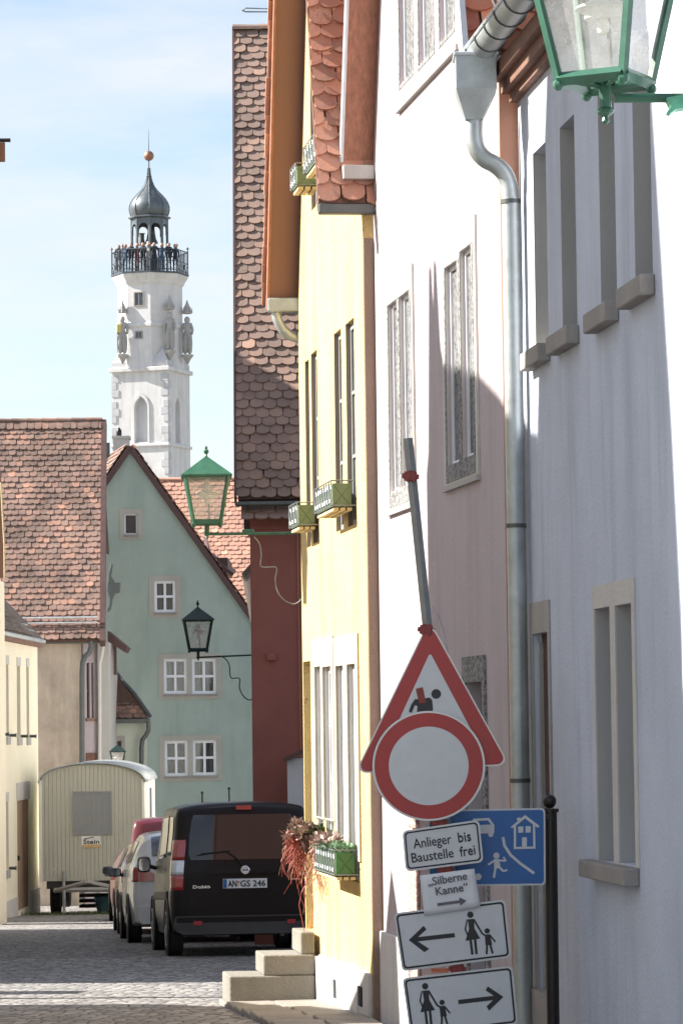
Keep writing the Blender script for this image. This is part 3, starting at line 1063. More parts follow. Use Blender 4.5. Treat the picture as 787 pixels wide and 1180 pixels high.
# half round gutter with rings
mb = MB()
rows = []
cz, cd, gr = ZW + .28, .235, .088
for i in range(41):
    s = LW + .02 - i * .33
    rows.append([FW.w(s, cz - gr * math.sin(PI * k / 10) * 1.05, cd + gr * math.cos(PI * k / 10)) for k in range(11)])
mb.grid(rows)
gt = mb.build('gutter', 'zinc', wh, smooth=True, solid=.004)
mb = MB().tube([FW.w(LW + .02, cz, cd + gr), FW.w(-2.8, cz, cd + gr)], .012, 6)
mb.build('gutter_bead', 'zinclight', gt)
for i in range(14):
    s = LW - .12 - i * .36
    mb = MB(); mb.tube([FW.w(s, cz + .005 - (gr + .006) * math.sin(PI * k / 10) * 1.05, cd + (gr + .006) * math.cos(PI * k / 10)) for k in range(11)], .007, 5)
    mb.build('gutter_bracket', 'zincdark', gt)
# snow wires above the gutter
mb = MB()
for k in range(4):
    a = P(566 + k * 7, -4, 19.6); mb.tube([a, P(574 + k * 5, 16, 19.9)], .006, 4)
mb.build('snow_guard_wire', 'zinclight', wh)
# hopper and downpipe
hop = thing('downpipe', P(592, 1160, 20.1), 'grey zinc hopper and downpipe between the pink and the white house', 'drainpipe')
Yp = 20.12
def hq(px, py, Y=Yp): return P(px, py, Y)
mb = MB()
def ringbox(z, xl, xr, yn, yf):
    return [V((xl, yn, z)), V((xr, yn, z)), V((xr, yf, z)), V((xl, yf, z))]
def hx(px, py): p = hq(px, py); return p.x, p.z
xl, zt = hx(524, 66); xr, _ = hx(571, 66); _, zm = hx(540, 105); xl2, zb_ = hx(536, 139); xr2, _ = hx(556, 139)
rows = [ringbox(zt, xl, xr, Yp - .12, Yp + .12), ringbox(zm, xl, xr, Yp - .12, Yp + .12), ringbox(zb_, xl2, xr2, Yp - .055, Yp + .055)]
mb.grid(rows, closed=True)
mb.add([q for q in rows[0]], [(0, 1, 2, 3)])
mb.build('hopper', 'zinc', hop, bevel=.004)
MB().obox((xl - .012, Yp - .132, zt - .01), (xr - xl + .024, 0, 0), (0, .264, 0), (0, 0, .024)).build('hopper_rim', 'zinclight', hop, bevel=.008)
cl = [(546, 137), (546, 158), (550, 173), (559, 183), (570, 189), (580, 198), (586, 212), (588, 230), (589, 262)]
pts = [hq(x, y) for x, y in cl]
# refine the bend
fine = []
for i in range(len(pts) - 1):
    p0 = pts[max(0, i - 1)]; p1 = pts[i]; p2 = pts[i + 1]; p3 = pts[min(len(pts) - 1, i + 2)]
    for k in range(5):
        t = k / 5
        fine.append(.5 * ((2 * p1) + (p2 - p0) * t + (2 * p0 - 5 * p1 + 4 * p2 - p3) * t * t + (3 * p1 - p0 - 3 * p2 + p3) * t ** 3))
fine.append(pts[-1])
MB().tube(fine, .052, 20).build('swan_neck', 'zinc', hop, smooth=True)
xp = hq(588.6, 232).x
zt2 = hq(588, 228).z
pipe = MB().tube([(xp, Yp, zt2), (xp, Yp, -2.3)], .055, 24).build('pipe', 'zinc', hop, smooth=True)
for yy in (232, 606, 900):
    zz = hq(590, yy).z
    MB().tube([(xp, Yp, zz - .012), (xp, Yp, zz + .012)], .060, 20).build('pipe_clamp', 'zincdark', hop, smooth=True)
for (xx, yy) in ((558, 181), (585, 206)):
    pass
# cable running down beside the pipe
cb = MB().tube([P(600, 98, 20.25), P(599, 150, 20.25), P(600, 240, 20.25), P(602, 480, 20.25), P(606, 900, 20.25), P(608, 1180, 20.25)], .006, 5).build('cable', 'cable')
tag(cb, 'thin black cable running down the corner beside the zinc downpipe', 'cable')
# ================================================================== RED HOUSE with tall brown roof
def unit(v): return V(v).normalized()
RA = P(291.5, 832, 46.0)
FR = Frame((RA.x, 46.0), (RA.x + 5, 46.0 - .18), -1)
rh = thing('town_house', FR.w(2.5, gz(46), -3), 'oxide red house with a tall dark brown tiled roof behind the yellow house', 'house')
zE = P(300, 588, 46).z
mb = MB(); mb.slab(FR, rect(0, 5, -3.2, zE + .15), [], -.3, 0)
mb.build('wall', 'red', rh)
MB().fbox(FR, -.012, 0, -3.2, zE + .1, -6, -.002).build('side_wall', 'red', rh)
# roof: eave line to the left of the wall, verge leaning with the house
Eo = P(272.5, 575, 45.75)
e = FR.u
upv = ray_plane(270, 32, P(272, 32, 50.1), V((0, 1, 0))) - Eo
g = upv.normalized()
Lg = upv.length
mb = MB(); tile_roof(mb, Eo, e, 3.2, g, Lg, .182, .146)
mb.build('roof', 'tile_brown', rh, tint=True)
nn = e.cross(g).normalized()
if nn.z < 0: nn = -nn
MB().obox(Eo - nn * .08 + e * .02, e * 5, g * Lg, nn * .075).build('roof_deck', 'darkwood', rh)
mb = MB(); ridge_tiles(mb, Eo + g * Lg - e * .02, Eo + g * Lg + e * 5, .11)
mb.build('ridge_tiles', 'tile_brown', rh, tint=True)
MB().obox(Eo - e * .03 - nn * .12, e * .03, g * Lg, nn * .16).build('verge_board', 'maroonboard', rh)
# rear slope
MB().obox(Eo + g * Lg, e * 5, V((.0, 4.4, -7.2)), nn * .02).build('rear_roof', 'tile_brown', rh)
# eave: gutter board and the short lower row of tiles
MB().obox(Eo + V((-.02, -.10, -.10)), e * 3.5, V((0, .12, 0)), V((0, 0, .06))).build('eave_gutter', 'zincdark', rh, bevel=.02)
mb = MB(); g2 = unit((0, .75, .6)); tile_roof(mb, Eo + V((.06, -.12, -.30)), e, 3.0, g2, .3, .182, .15)
mb.build('eave_tile', 'tile_brown', rh, tint=True)
MB().obox(P(281, 612, 46.2), V((.14, 0, 0)), V((0, .3, 0)), V((0, 0, .42))).build('eave_beam', 'darkwood', rh)
MB().fbox(FR, 0.005, 3, P(300, 610, 46).z, P(300, 606, 46).z, .001, .02).build('string_course', 'red', rh)
s, z = FR.sz(313, 757)
MB().fbox(FR, s - .06, s + .06, z - .05, z + .05, .001, .06).build('lantern_hook', 'red', rh, bevel=.01)
MB().tube([FR.w(.62, zE - .3, .02), FR.w(.64, -3, .02)], .01, 5).build('lightning_rod', 'board', rh)
# grey blue low annex right of the red wall foot
a = P(333, 1090, 44.5)
an = thing('annex', (a.x, 44.6, gz(44.5)), 'small grey rendered annex with a red coping beside the red house, behind the van', 'outbuilding')
pa, pb = P(331, 874, 44.5), P(352, 870, 44.5)
MB().obox((pa.x, 44.4, gz(44.5)), (1.2, 0, 0), (0, 1.2, 0), (0, 0, pa.z - gz(44.5))).build('wall', 'quoin', an)
mb = MB(); rows = [[V((pa.x - .06, 44.3, pa.z)), V((pa.x + .3, 44.3, pa.z + .16)), V((pa.x + 1.2, 44.3, pa.z + .5))], [V((pa.x - .06, 45.5, pa.z)), V((pa.x + .3, 45.5, pa.z + .16)), V((pa.x + 1.2, 45.5, pa.z + .5))]]
mb.grid(rows); mb.build('coping', 'maroonboard', an, solid=.06)

# ================================================================== GREEN GABLE HOUSE
GA = P(60, 832, 84.0); GB = P(300, 832, 84.7)
FG = Frame((GA.x, GA.y), (GB.x, GB.y), -1)
gh = thing('gabled_house', FG.w(2.5, gz(85), -4), 'sage green gabled house with white casement windows and stone surrounds', 'house')
apx = FG.sz(150, 517)
rgt = FG.sz(296, 722)
sl = (apx[1] - rgt[1]) / (rgt[0] - apx[0])
hw = rgt[0] - apx[0]
gw = {}
for k, r in {'at': (143.5, 158.5, 592, 616), 'm': (178, 202.5, 669, 706), 'u1': (189, 215.5, 759, 800), 'u2': (221.5, 249, 759, 800),
             'l1': (190, 216.5, 853.5, 895), 'l2': (222.5, 249.5, 853, 894)}.items():
    a = FG.sz(r[0], r[3]); b = FG.sz(r[1], r[2])
    gw[k] = (a[0], b[0], a[1], b[1])
mb = MB()
mb.slab(FG, [(apx[0] - hw, -5), (rgt[0], -5), (rgt[0], rgt[1]), apx, (apx[0] - hw, rgt[1])], [rect(*r) for r in gw.values()], -.3, 0)
mb.build('wall', 'green', gh)
cur = {'at': None, 'm': [(.05, .45), (.55, .95)], 'u1': [(.05, .42), (.6, .9)], 'u2': [(.02, .4), (.55, .75)], 'l1': [(.9, .99)], 'l2': [(.02, .5), (.75, .97)]}
for k, r in gw.items():
    if k == 'at':
        window(FG, gh, *r, depth=.06, fw=.035, nx=1, nz=1, pmat='pane_dark', fmat='frame_white')
    else:
        window(FG, gh, *r, depth=.05, fw=.07, nx=2, nz=2, mw=.06, pmat='pane', curtain=cur[k])
for ks, pad in ((('at',), .12), (('m',), .13), (('u1', 'u2'), .125), (('l1', 'l2'), .125)):
    rs = [gw[k] for k in ks]
    mb = MB()
    mb.slab(FG, rect(min(r[0] for r in rs) - pad, max(r[1] for r in rs) + pad, min(r[2] for r in rs) - pad, max(r[3] for r in rs) + pad), [rect(*r) for r in rs], .001, .02)
    mb.build('window_surround', 'surround_pale', gh)
    MB().fbox(FG, min(r[0] for r in rs) - .02, max(r[1] for r in rs) + .02, min(r[2] for r in rs) - .05, min(r[2] for r in rs) - .001, .021, .06).build('sill', 'stone', gh)
# verge boards
for sg in (1, -1):
    a = FG.w(apx[0], apx[1] + .05, -.1); b = FG.w(apx[0] + sg * (hw + .12), rgt[1] - sl * .12 + .05, -.1)
    t = b - a; nr = t.normalized().cross(FG.n).normalized(); nr = nr if nr.z > 0 else -nr
    MB().obox(a - nr * .08, t, FG.n * .20, nr * .13).build('verge_board', 'maroonboard', gh)
    # tiled slope behind, running back along the house
    bk = unit((-.2, 1, 0)) if sg < 0 else -FG.n
    E0 = b + bk * 0 + FG.n * .1
    gg = (a - b).normalized()
    mb = MB(); tile_roof(mb, E0 + nr * .08, bk, 9 if sg < 0 else 7, gg, t.length, .2, .17)
    mb.build('roof', 'tile_left' if sg < 0 else 'tile_orange', gh, tint=True)
    MB().obox(a - nr * .02, t, bk * 9, nr * .09).build('roof_deck', 'darkwood', gh)
# chimney of the green house
c = P(140, 522, 89)
ch = MB(); ch.obox((c.x - .2, 88.8, c.z - 2.5), (.40, 0, 0), (0, .5, 0), (0, 0, P(140, 504, 89).z - c.z + 2.5)); ch.build('chimney', 'stone_light', gh)
MB().obox((c.x - .23, 88.77, P(140, 506, 89).z), (.46, 0, 0), (0, .56, 0), (0, 0, .07)).build('chimney_cap', 'stone_light', gh)
MB().lathe([(.05, 0), (.07, .04), (.07, .14), (.03, .22), (.01, .24)], (c.x - .06, 89, P(140, 503, 89).z), 10).build('chimney_cowl', 'black', gh, smooth=True)
for px, yt in ((119, 516), (124, 510)):
    a = P(px, yt, 87)
    MB().obox((a.x - .04, 87, a.z - 1.2), (.09, 0, 0), (0, .09, 0), (0, 0, 1.2)).build('vent_pipe', 'zincdark', gh)
# thin poles in front of the green wall foot
for i, (px, yt) in enumerate(((233, 914), (264, 909))):
    a = P(px, yt, 70)
    po = thing('slim_post', (a.x, 70, gz(70)), ('thin dark post standing before the green wall, left of the brake light of the van', 'thin dark post standing before the green wall, right above the brake light of the van')[i], 'post', 'thin posts by the green wall')
    MB().tube([(a.x, 70, gz(70)), a], .018, 6).build('rod', 'black', po)
    MB().ball(a, .03, 6).build('tip', 'black', po)

# orange roof behind the green house
oh = thing('roof_house', (P(240, 832, 99).x, 100, gz(100)), 'sunlit orange tiled roof behind the green gable, below the tower', 'house')
Eo = P(170, 735, 97); rr_ = P(170, 553, 101.6)
e = unit((1, .02, 0)); g = (rr_ - Eo); g.x = 0; Lg = g.length; g.normalize()
mb = MB(); tile_roof(mb, Eo, e, 4.6, g, Lg, .2, .185)
mb.build('roof', 'tile_orange', oh, tint=True)
nn = e.cross(g); nn = nn if nn.z > 0 else -nn
MB().obox(Eo - nn * .08, e * 5, g * Lg, nn * .075).build('roof_deck', 'darkwood', oh)
mb = MB(); ridge_tiles(mb, Eo + g * Lg, Eo + g * Lg + e * 5, .12); mb.build('ridge_tiles', 'tile_orange', oh, tint=True)
MB().obox((Eo.x, 97.5, -5), (5, 0, 0), (0, 5, 0), (0, 0, Eo.z + 5 - .05)).build('wall', 'beige', oh)
# dormer hood poking above the green verge
a = P(239, 622, 94); b = P(268, 656, 93.4)
dm = MB(); 
mb = MB(); rows = [[P(238.5, 618, 97.2), P(241, 640, 92.6), P(270, 661, 92.6)], [P(238.5, 618, 97.3), P(243, 636, 97.2), P(272, 657, 97.2)]]
mb.grid(rows); mb.build('dormer_roof', 'maroonboard', oh, solid=.09)
MB().obox(P(256, 676, 93), V((.1, 0, 0)), V((0, .1, 0)), V((0, 0, .5))).build('dormer_post', 'maroonboard', oh)
MB().obox(P(241, 660, 93.2), V((.5, 0, 0)), V((0, 3.8, 0)), V((0, 0, .4))).build('dormer_wall', 'maroonboard', oh)

# ================================================================== TOWER
TY = 200.0
tc = P(177.8, 832, TY)
TC = V((tc.x, TY, 0))
tw = thing('bell_tower', (TC.x, TC.y, -6), 'tall white limewashed town tower with dark onion dome and iron balcony', 'tower')
ang = math.radians(-19)     # front normal swings towards -X
fx = V((math.cos(ang), math.sin(ang), 0))       # along front (to the right)
fn_ = V((math.sin(ang), -math.cos(ang), 0))     # front normal
WT = 3.44
def tz(py): return P(176, py, TY).z
class TF(Frame):
    def __init__(self, o, u, n): self.o = V(o); self.u = u; self.n = n
half = WT / 2
Ffront = TF(TC + fn_ * half - fx * half, fx, fn_)
Fright = TF(TC + fn_ * half + fx * half, -fn_, fx)
def gothic(s, w, z0, z1):
    pts = [(s - w, z0), (s + w, z0)]
    zs = z1 - w * 1.7
    for k in range(6): 
        a = k / 5 * math.radians(66)
        pts.append((s - w + 2 * w * math.cos(a), zs + 1.86 * w * math.sin(a)))
    for k in range(4, -1, -1):
        a = k / 5 * math.radians(66)
        pts.append((s + w - 2 * w * math.cos(a), zs + 1.86 * w * math.sin(a)))
    return pts
z427, z545 = tz(430), -8
s = .52 * WT
gp = gothic(s, .40, tz(512), tz(459))
gp2 = gothic(WT * .45, .36, tz(512), tz(460))
mb = MB(); mb.slab(Ffront, rect(0, WT, z545, z427), [gp], -.8, 0)
mb.slab(Fright, rect(0.001, WT, z545, z427), [gp2], -.8, -.001)
mb.obox(TC - fx * half + fn_ * (half - .8) + V((0, 0, z545)), fx * (WT - .8), -fn_ * (WT - .85), V((0, 0, z427 - z545 - .01)))
mb.build('shaft', 'tower', tw)
MB().fbox(Ffront, s - .42, s + .42, tz(514), tz(456), -.35, -.30).build('blind_window', 'quoin', tw)
mb = MB(); mb.slab(Ffront, gothic(s, .52, tz(514), tz(454)), [gothic(s, .405, tz(513.9), tz(459))], .001, .05); mb.build('window_tracery', 'tower', tw)
MB().fbox(Fright, WT * .45 - .4, WT * .45 + .4, tz(514), tz(456), -.35, -.30).build('blind_window', 'quoin', tw)
# quoins
zz = -6; k = 0
while zz < z427 - .5:
    h = .42
    l = .42 if k % 2 else .26
    mb = MB(); mb.fbox(Ffront, -.02, l, zz, zz + h - .02, .001, .03); mb.build('quoin', 'quoin', tw)
    mb = MB(); mb.fbox(Ffront, WT - l, WT + .02, zz, zz + h - .02, .001, .03)
    mb.fbox(Fright, -.025, .26 if k % 2 else .42, zz, zz + h - .02, .001, .03); mb.build('quoin', 'quoin', tw)
    zz += h + (.25 if k % 3 == 0 else 0); k += 1
# string courses on the square shaft
for py, pr, hh in ((431, .16, .24), (517, .10, .16)):
    z = tz(py)
    MB().obox(TC - fx * (half + pr) + fn_ * (half + pr) + V((0, 0, z)), fx * (WT + 2 * pr), -fn_ * (WT + 2 * pr), V((0, 0, hh))).build('string_course', 'tower', tw, bevel=.03)
# octagonal upper stage; vertex angle chosen so that one face looks along fn_
a0 = math.atan2(fn_.y, fn_.x) + PI / 8
R8 = 1.86
def octo(r, z): return [(r, z)]
mb = MB(); mb.lathe([(R8 + .12, tz(428)), (R8, tz(410)), (R8, tz(322))], TC, 8, rot=a0); mb.build('octagon', 'tower', tw)
mb = MB(); mb.lathe([(R8 + .02, tz(380)), (R8 + .10, tz(379)), (R8 + .10, tz(376)), (R8 + .01, tz(374))], TC, 8, rot=a0); mb.build('string_course', 'tower', tw)
# broached corners where the square turns octagonal
mb = MB()
for sx, sy in ((-1, 1), (1, 1), (-1, -1), (1, -1)):
    cpt = TC + fx * sx * (half) + fn_ * sy * (half)
    b0 = cpt + V((0, 0, tz(428))); b1 = cpt - fx * sx * 1.0 + V((0, 0, tz(428))); b2 = cpt - fn_ * sy * 1.0 + V((0, 0, tz(428)))
    top = cpt - fx * sx * .42 - fn_ * sy * .42
    t0 = cpt + V((0, 0, tz(420))); 
    mb.add([b0, b1, b2, t0, cpt - fx * sx * 1.0 + V((0, 0, tz(420))), cpt - fn_ * sy * 1.0 + V((0, 0, tz(420))), top + V((0, 0, tz(403)))],
           [(0, 1, 4, 3), (0, 2, 5, 3), (3, 4, 6), (3, 5, 6), (4, 5, 6), (0, 1, 2)])
mb.build('corner_broach', 'quoin', tw)
# cornice + balcony deck
mb = MB(); mb.lathe([(R8 + .01, tz(331)), (R8 + .1, tz(329)), (R8 + .16, tz(326)), (R8 + .30, tz(322)), (R8 + .34, tz(320)), (R8 + .34, tz(318.5))], TC, 8, rot=a0); mb.build('cornice', 'tower', tw)
mb = MB(); mb.lathe([(R8 + .40, tz(318.4)), (R8 + .40, tz(316.5))], TC, 8, rot=a0); mb.build('balcony_deck', 'balcony', tw)
RB = R8 + .34
zd, zr = tz(316.5), tz(291)
mb = MB()
for k in range(8):
    a = a0 + k * PI / 4; b = a0 + (k + 1) * PI / 4
    A = TC + V((math.cos(a), math.sin(a), 0)) * RB; B = TC + V((math.cos(b), math.sin(b), 0)) * RB
    mb.tube([A + V((0, 0, zd)), A + V((0, 0, zr + .12))], .04, 6)
    for z in (zr, zd + .62, zd + .1):
        mb.tube([A + V((0, 0, z)), B + V((0, 0, z))], .032 if z == zr else .02, 5)
    for j in range(1, 9):
        q = A.lerp(B, j / 9)
        mb.tube([q + V((0, 0, zd)), q + V((0, 0, zr))], .026 if j % 3 == 0 else .014, 4)
    for j in range(3):
        q0 = A.lerp(B, j / 3); q1 = A.lerp(B, (j + 1) / 3)
        mb.tube([q0 + V((0, 0, zd + .62)), q0.lerp(q1, .5) + V((0, 0, zd + .12)), q1 + V((0, 0, zd + .62))], .016, 4)
rl = mb.build('balcony_railing', 'balcony', tw)
for k in range(8):
    a = a0 + k * PI / 4
    A = TC + V((math.cos(a), math.sin(a), 0)) * RB
    mb = MB(); mb.ball(A + V((0, 0, zr + .22)), .075, 8)
    mb.tube([A + V((0, 0, zr + .26)), A + V((0, 0, zr + .36))], [.03, .005], 5)
    mb.build('finial', 'gold', rl, smooth=True)
# bell lantern: eight posts with arches, ring beam, bell
rL = 1.02
zl0, zl1 = tz(300), tz(252)
mb = MB()
for k in range(8):
    a = a0 + k * PI / 4
    A = TC + V((math.cos(a), math.sin(a), 0)) * rL
    mb.tube([A + V((0, 0, zd)), A + V((0, 0, zl1))], .085, 6)
mb.build('lantern_posts', 'copper', tw)
mb = MB()
for k in range(8):
    a = a0 + k * PI / 4; b = a0 + (k + 1) * PI / 4
    A = TC + V((math.cos(a), math.sin(a), 0)) * rL; B = TC + V((math.cos(b), math.sin(b), 0)) * rL
    u = (B - A); L = u.length
    F8 = TF(A, u.normalized(), V((math.cos((a + b) / 2), math.sin((a + b) / 2), 0)))
    w = L / 2 - .10
    ah = [(L / 2 - w, zl1 - .95)] + [(L / 2 + w * math.cos(PI - PI * j / 8), zl1 - .62 + w * math.sin(PI * j / 8)) for j in range(9)] + [(L / 2 + w, zl1 - .95)]
    mb.slab(F8, [(0, zl1 - .95)] + ah + [(L, zl1 - .95), (L, zl1), (0, zl1)], [], -.06, .03)
mb.build('lantern_arches', 'copper', tw)
mb = MB(); mb.lathe([(.02, 1.05), (.10, 1.05), (.19, .95), (.22, .6), (.28, .25), (.40, .0), (.36, .0), (.02, .1)], TC + V((0.1, 0, tz(280))), 14); mb.build('bell', 'bell', tw, smooth=True)
mb = MB(); mb.lathe([(.22, .7), (.14, .7), (.13, .4), (.20, .0)], TC + V((-.45, .1, tz(282))), 10); mb.build('bell', 'bell', tw, smooth=True)
mb = MB(); mb.lathe([(.5, 0), (.5, 1.0), (.01, 1.3)], TC + V((0, 0.3, zd)), 8); mb.build('stair_housing', 'copper', tw)
mb = MB(); mb.lathe([(rL + .06, zl1 - .04), (rL + .22, zl1 + .02), (rL + .22, zl1 + .10), (rL + .0, zl1 + .14)], TC, 8, rot=a0); mb.build('lantern_cornice', 'copper', tw)
# onion dome
prof = [(.98, 251), (1.10, 247), (1.16, 242), (1.15, 237.5), (1.07, 233), (.93, 228.5), (.75, 224.5), (.57, 221), (.41, 217.5), (.28, 213.5), (.19, 209), (.12, 204), (.08, 199), (.06, 193)]
mb = MB(); mb.lathe([(r, tz(y)) for r, y in prof], TC, 16, rot=a0); dome = mb.build('dome', 'copper', tw, smooth=True)
mb = MB()
for k in range(8):
    a = a0 + k * PI / 4
    mb.tube([TC + V((math.cos(a) * (r + .012), math.sin(a) * (r + .012), tz(y))) for r, y in prof], .022, 5)
mb.build('dome_ribs', 'copper', dome)
dx = -.05
mb = MB(); mb.lathe([(.05, tz(197)), (.12, tz(204)), (.17, tz(202.5)), (.10, tz(201))], TC, 10); mb.build('spire_collar', 'copper', tw)
MB().tube([TC + V((0, 0, tz(200))), TC + V((0, 0, tz(183))), TC + V((0, 0, tz(148)))], [.05, .04, .008], 6).build('spire', 'copper', tw)
MB().ball(TC + V((0, 0, tz(179))), .30, 16).build('spire_ball', 'gold', tw, smooth=True)
# small windows of the octagon front
Fo = TF(TC + fn_ * (R8 * math.cos(PI / 8)) - fx * .76, fx, fn_)
for s0_, s1_, ya, yb in ((.52, 1.02, 355, 341), (.58, .90, 392, 386)):
    z0, z1 = tz(ya), tz(yb)
    mb = MB(); mb.slab(Fo, rect(s0_ - .07, s1_ + .07, z0 - .07, z1 + .07), [rect(s0_, s1_, z0, z1)], .001, .04); w = mb.build('window', 'stone', tw)
    MB().fbox(Fo, s0_, s1_, z0, z1, .002, .01).build('pane', 'pane_dark', w)
    MB().fbox(Fo, (s0_ + s1_) / 2 - .02, (s0_ + s1_) / 2 + .02, z0, z1, .011, .025).build('glazing_bar', 'frame_grey', w)


# ------------------------------------------------------------------ figures (one continuous skinned body)
def skin_body(h=1.7, arms='down', robe=False):
    me = bpy.data.meshes.new('b'); bm = bmesh.new()
    k = h / 1.7
    pt = {}
    def v(n, x, y, z): pt[n] = bm.verts.new((x * k, y * k, z * k))
    v('pel', 0, 0, .95); v('wa', 0, 0, 1.1); v('ch', 0, 0, 1.32); v('nk', 0, 0, 1.47); v('hd', 0, -.01, 1.56); v('ht', 0, -.01, 1.66)
    for s, n in ((-1, 'l'), (1, 'r')):
        v('sh' + n, .17 * s, 0, 1.40)
        if arms == 'rail': v('el' + n, .22 * s, -.10, 1.15); v('ha' + n, .16 * s, -.34, 1.12)
        elif arms == 'up' and s > 0: v('el' + n, .30 * s, -.15, 1.45); v('ha' + n, .22 * s, -.25, 1.65)
        else: v('el' + n, .23 * s, .02, 1.14); v('ha' + n, .22 * s, -.08, .90)
        v('hp' + n, .09 * s, 0, .90); v('kn' + n, .10 * s, -.02, .50); v('an' + n, .10 * s, .02, .09); v('ft' + n, .11 * s, -.12, .05)
    E = [('pel', 'wa'), ('wa', 'ch'), ('ch', 'nk'), ('nk', 'hd'), ('hd', 'ht')]
    for n in 'lr': E += [('ch', 'sh' + n), ('sh' + n, 'el' + n), ('el' + n, 'ha' + n), ('pel', 'hp' + n), ('hp' + n, 'kn' + n), ('kn' + n, 'an' + n), ('an' + n, 'ft' + n)]
    for a, b in E: bm.edges.new((pt[a], pt[b]))
    rad = {'pel': .14, 'wa': .125, 'ch': .145, 'nk': .055, 'hd': .085, 'ht': .06, 'sh': .065, 'el': .048, 'ha': .04, 'hp': .095, 'kn': .062, 'an': .042, 'ft': .04}
    if robe: rad.update({'kn': .15, 'an': .12, 'hp': .15, 'el': .08, 'sh': .09})
    names = list(pt.keys())
    bm.verts.index_update()
    order = {pt[n].index: n for n in names}
    bm.to_mesh(me); bm.free()
    o = bpy.data.objects.new('b', me); COL.objects.link(o)
    md = o.modifiers.new('s', 'SKIN')
    sk = me.skin_vertices[0].data
    for i, n in order.items():
        r = rad.get(n, None) or rad.get(n[:2])
        sk[i].radius = (r * k, r * k)
    sk[0].use_root = True
    o.modifiers.new('u', 'SUBSURF').levels = 1
    dg = bpy.context.evaluated_depsgraph_get(); dg.update()
    m2 = bpy.data.meshes.new_from_object(o.evaluated_get(dg))
    bpy.data.objects.remove(o)
    m2.shade_smooth()
    return m2


bodies = [skin_body(1.66, 'rail'), skin_body(1.58, 'down'), skin_body(1.68, 'up')]
cloths = ['cloth_dark', 'cloth_blue', 'cloth_dark', 'cloth_red', 'cloth_dark', 'cloth_white', 'cloth_dark', 'cloth_blue', 'cloth_dark', 'cloth_dark']
plabels = ['person in dark clothes with raised arm, leftmost on the tower balcony', 'person in blue jacket second from left on the tower balcony',
           'person in black leaning on the balcony rail left of the bell lantern', 'person in red brown top standing below the left arch of the bell lantern',
           'person in dark coat standing just left of the middle of the balcony rail', 'person in pale shirt in the middle of the tower balcony',
           'person in black just right of the middle of the tower balcony', 'person in blue beneath the right arch of the bell lantern',
           'person in dark coat at the right of the bell lantern', 'person in dark clothes rightmost on the tower balcony']
pos_px = [138, 146, 153, 160, 167, 173, 180, 188, 196, 203]
head = None
for i, px in enumerate(pos_px):
    x = P(px, 300, TY).x - TC.x
    lim = 1.95
    y = -math.sqrt(max(0.05, (lim ** 2 - x * x))) * (.86 if i % 2 else .98)
    bmsh = bodies[(2 if i == 0 else i % 2)].copy()
    bmsh.materials.clear(); bmsh.materials.append(M[cloths[i]])
    pr = thing('person', (TC.x + x, TC.y + y, zd), plabels[i], 'person', 'people on the tower balcony')
    b = bpy.data.objects.new('body', bmsh); COL.objects.link(b); b.parent = pr
    b.rotation_euler = (0, 0, random.uniform(-.5, .5))
    hd = MB().ball(V((TC.x + x, TC.y + y - .03, zd + 1.51)), .105, 10, 1.18).build('head', 'skin', pr, smooth=True)
    hr = MB().ball(V((TC.x + x, TC.y + y + .015, zd + 1.55)), .110, 10, 1.05).build('hair', ('cloth_dark', 'board')[i % 2], pr, smooth=True)

rb = skin_body(2.15, 'down', True)
rb.materials.clear(); rb.materials.append(M['statue'])
def statue(px, py_foot, label, face, scale=1.0, gold=False):
    st_ = P(px, py_foot, TY - 2.1)
    base = V((st_.x, 0, st_.z))
    # put the statue just outside the octagon
    base.y = TC.y - math.sqrt(max(.01, (R8 + .32) ** 2 - (st_.x - TC.x) ** 2)) if abs(st_.x - TC.x) < R8 + .3 else TC.y - .3
    r = thing('statue', base, label, 'statue', 'statues on the tower')
    b = bpy.data.objects.new('figure', rb); COL.objects.link(b); b.parent = r
    b.scale = (scale,) * 3
    MB().ball(base + V((0, -.02, 2.02 * scale)), .17, 10, 1.25).build('head', 'statue', r, smooth=True)
    MB().tube([base + V((-.28, -.1, .1)), base + V((-.30, -.12, 1.5))], .035, 6).build('staff', 'statue', r)
    if gold:
        MB().obox(base + V((-.32, -.2, 1.25)), V((.28, 0, 0)), V((0, .12, 0)), V((0, 0, .5))).build('drapery', 'gold_paint', r, bevel=.05)
    mb = MB(); mb.lathe([(.05, -.55), (.2, -.25), (.33, -.1), (.36, 0)], base, 8); mb.build('pedestal', 'statue', r)
    mb = MB(); c = base + V((0, .12, 2.15 * scale + .45)); 
    mb.lathe([(.28, 0), (.30, .08), (.24, .12), (.2, .35), (.08, .6), (.02, .8)], c - V((0, 0, .2)), 8)
    for k in range(8):
        a = k * PI / 4; mb.tube([c + V((math.cos(a) * .27, math.sin(a) * .27, -.15)), c + V((math.cos(a) * .28, math.sin(a) * .28, .15))], [.05, .01], 4)
    mb.build('canopy', 'statue', r)
    return r
statue(140.5, 407, 'stone statue with yellow drapery under a canopy at the left corner of the tower', 0, 1.0, True)
statue(195.5, 403, 'stone statue under a small canopy on the shaded front right corner of the tower', 0, 1.0)
statue(214.5, 405, 'stone statue seen edge on at the far right corner of the tower', 0, 1.0)
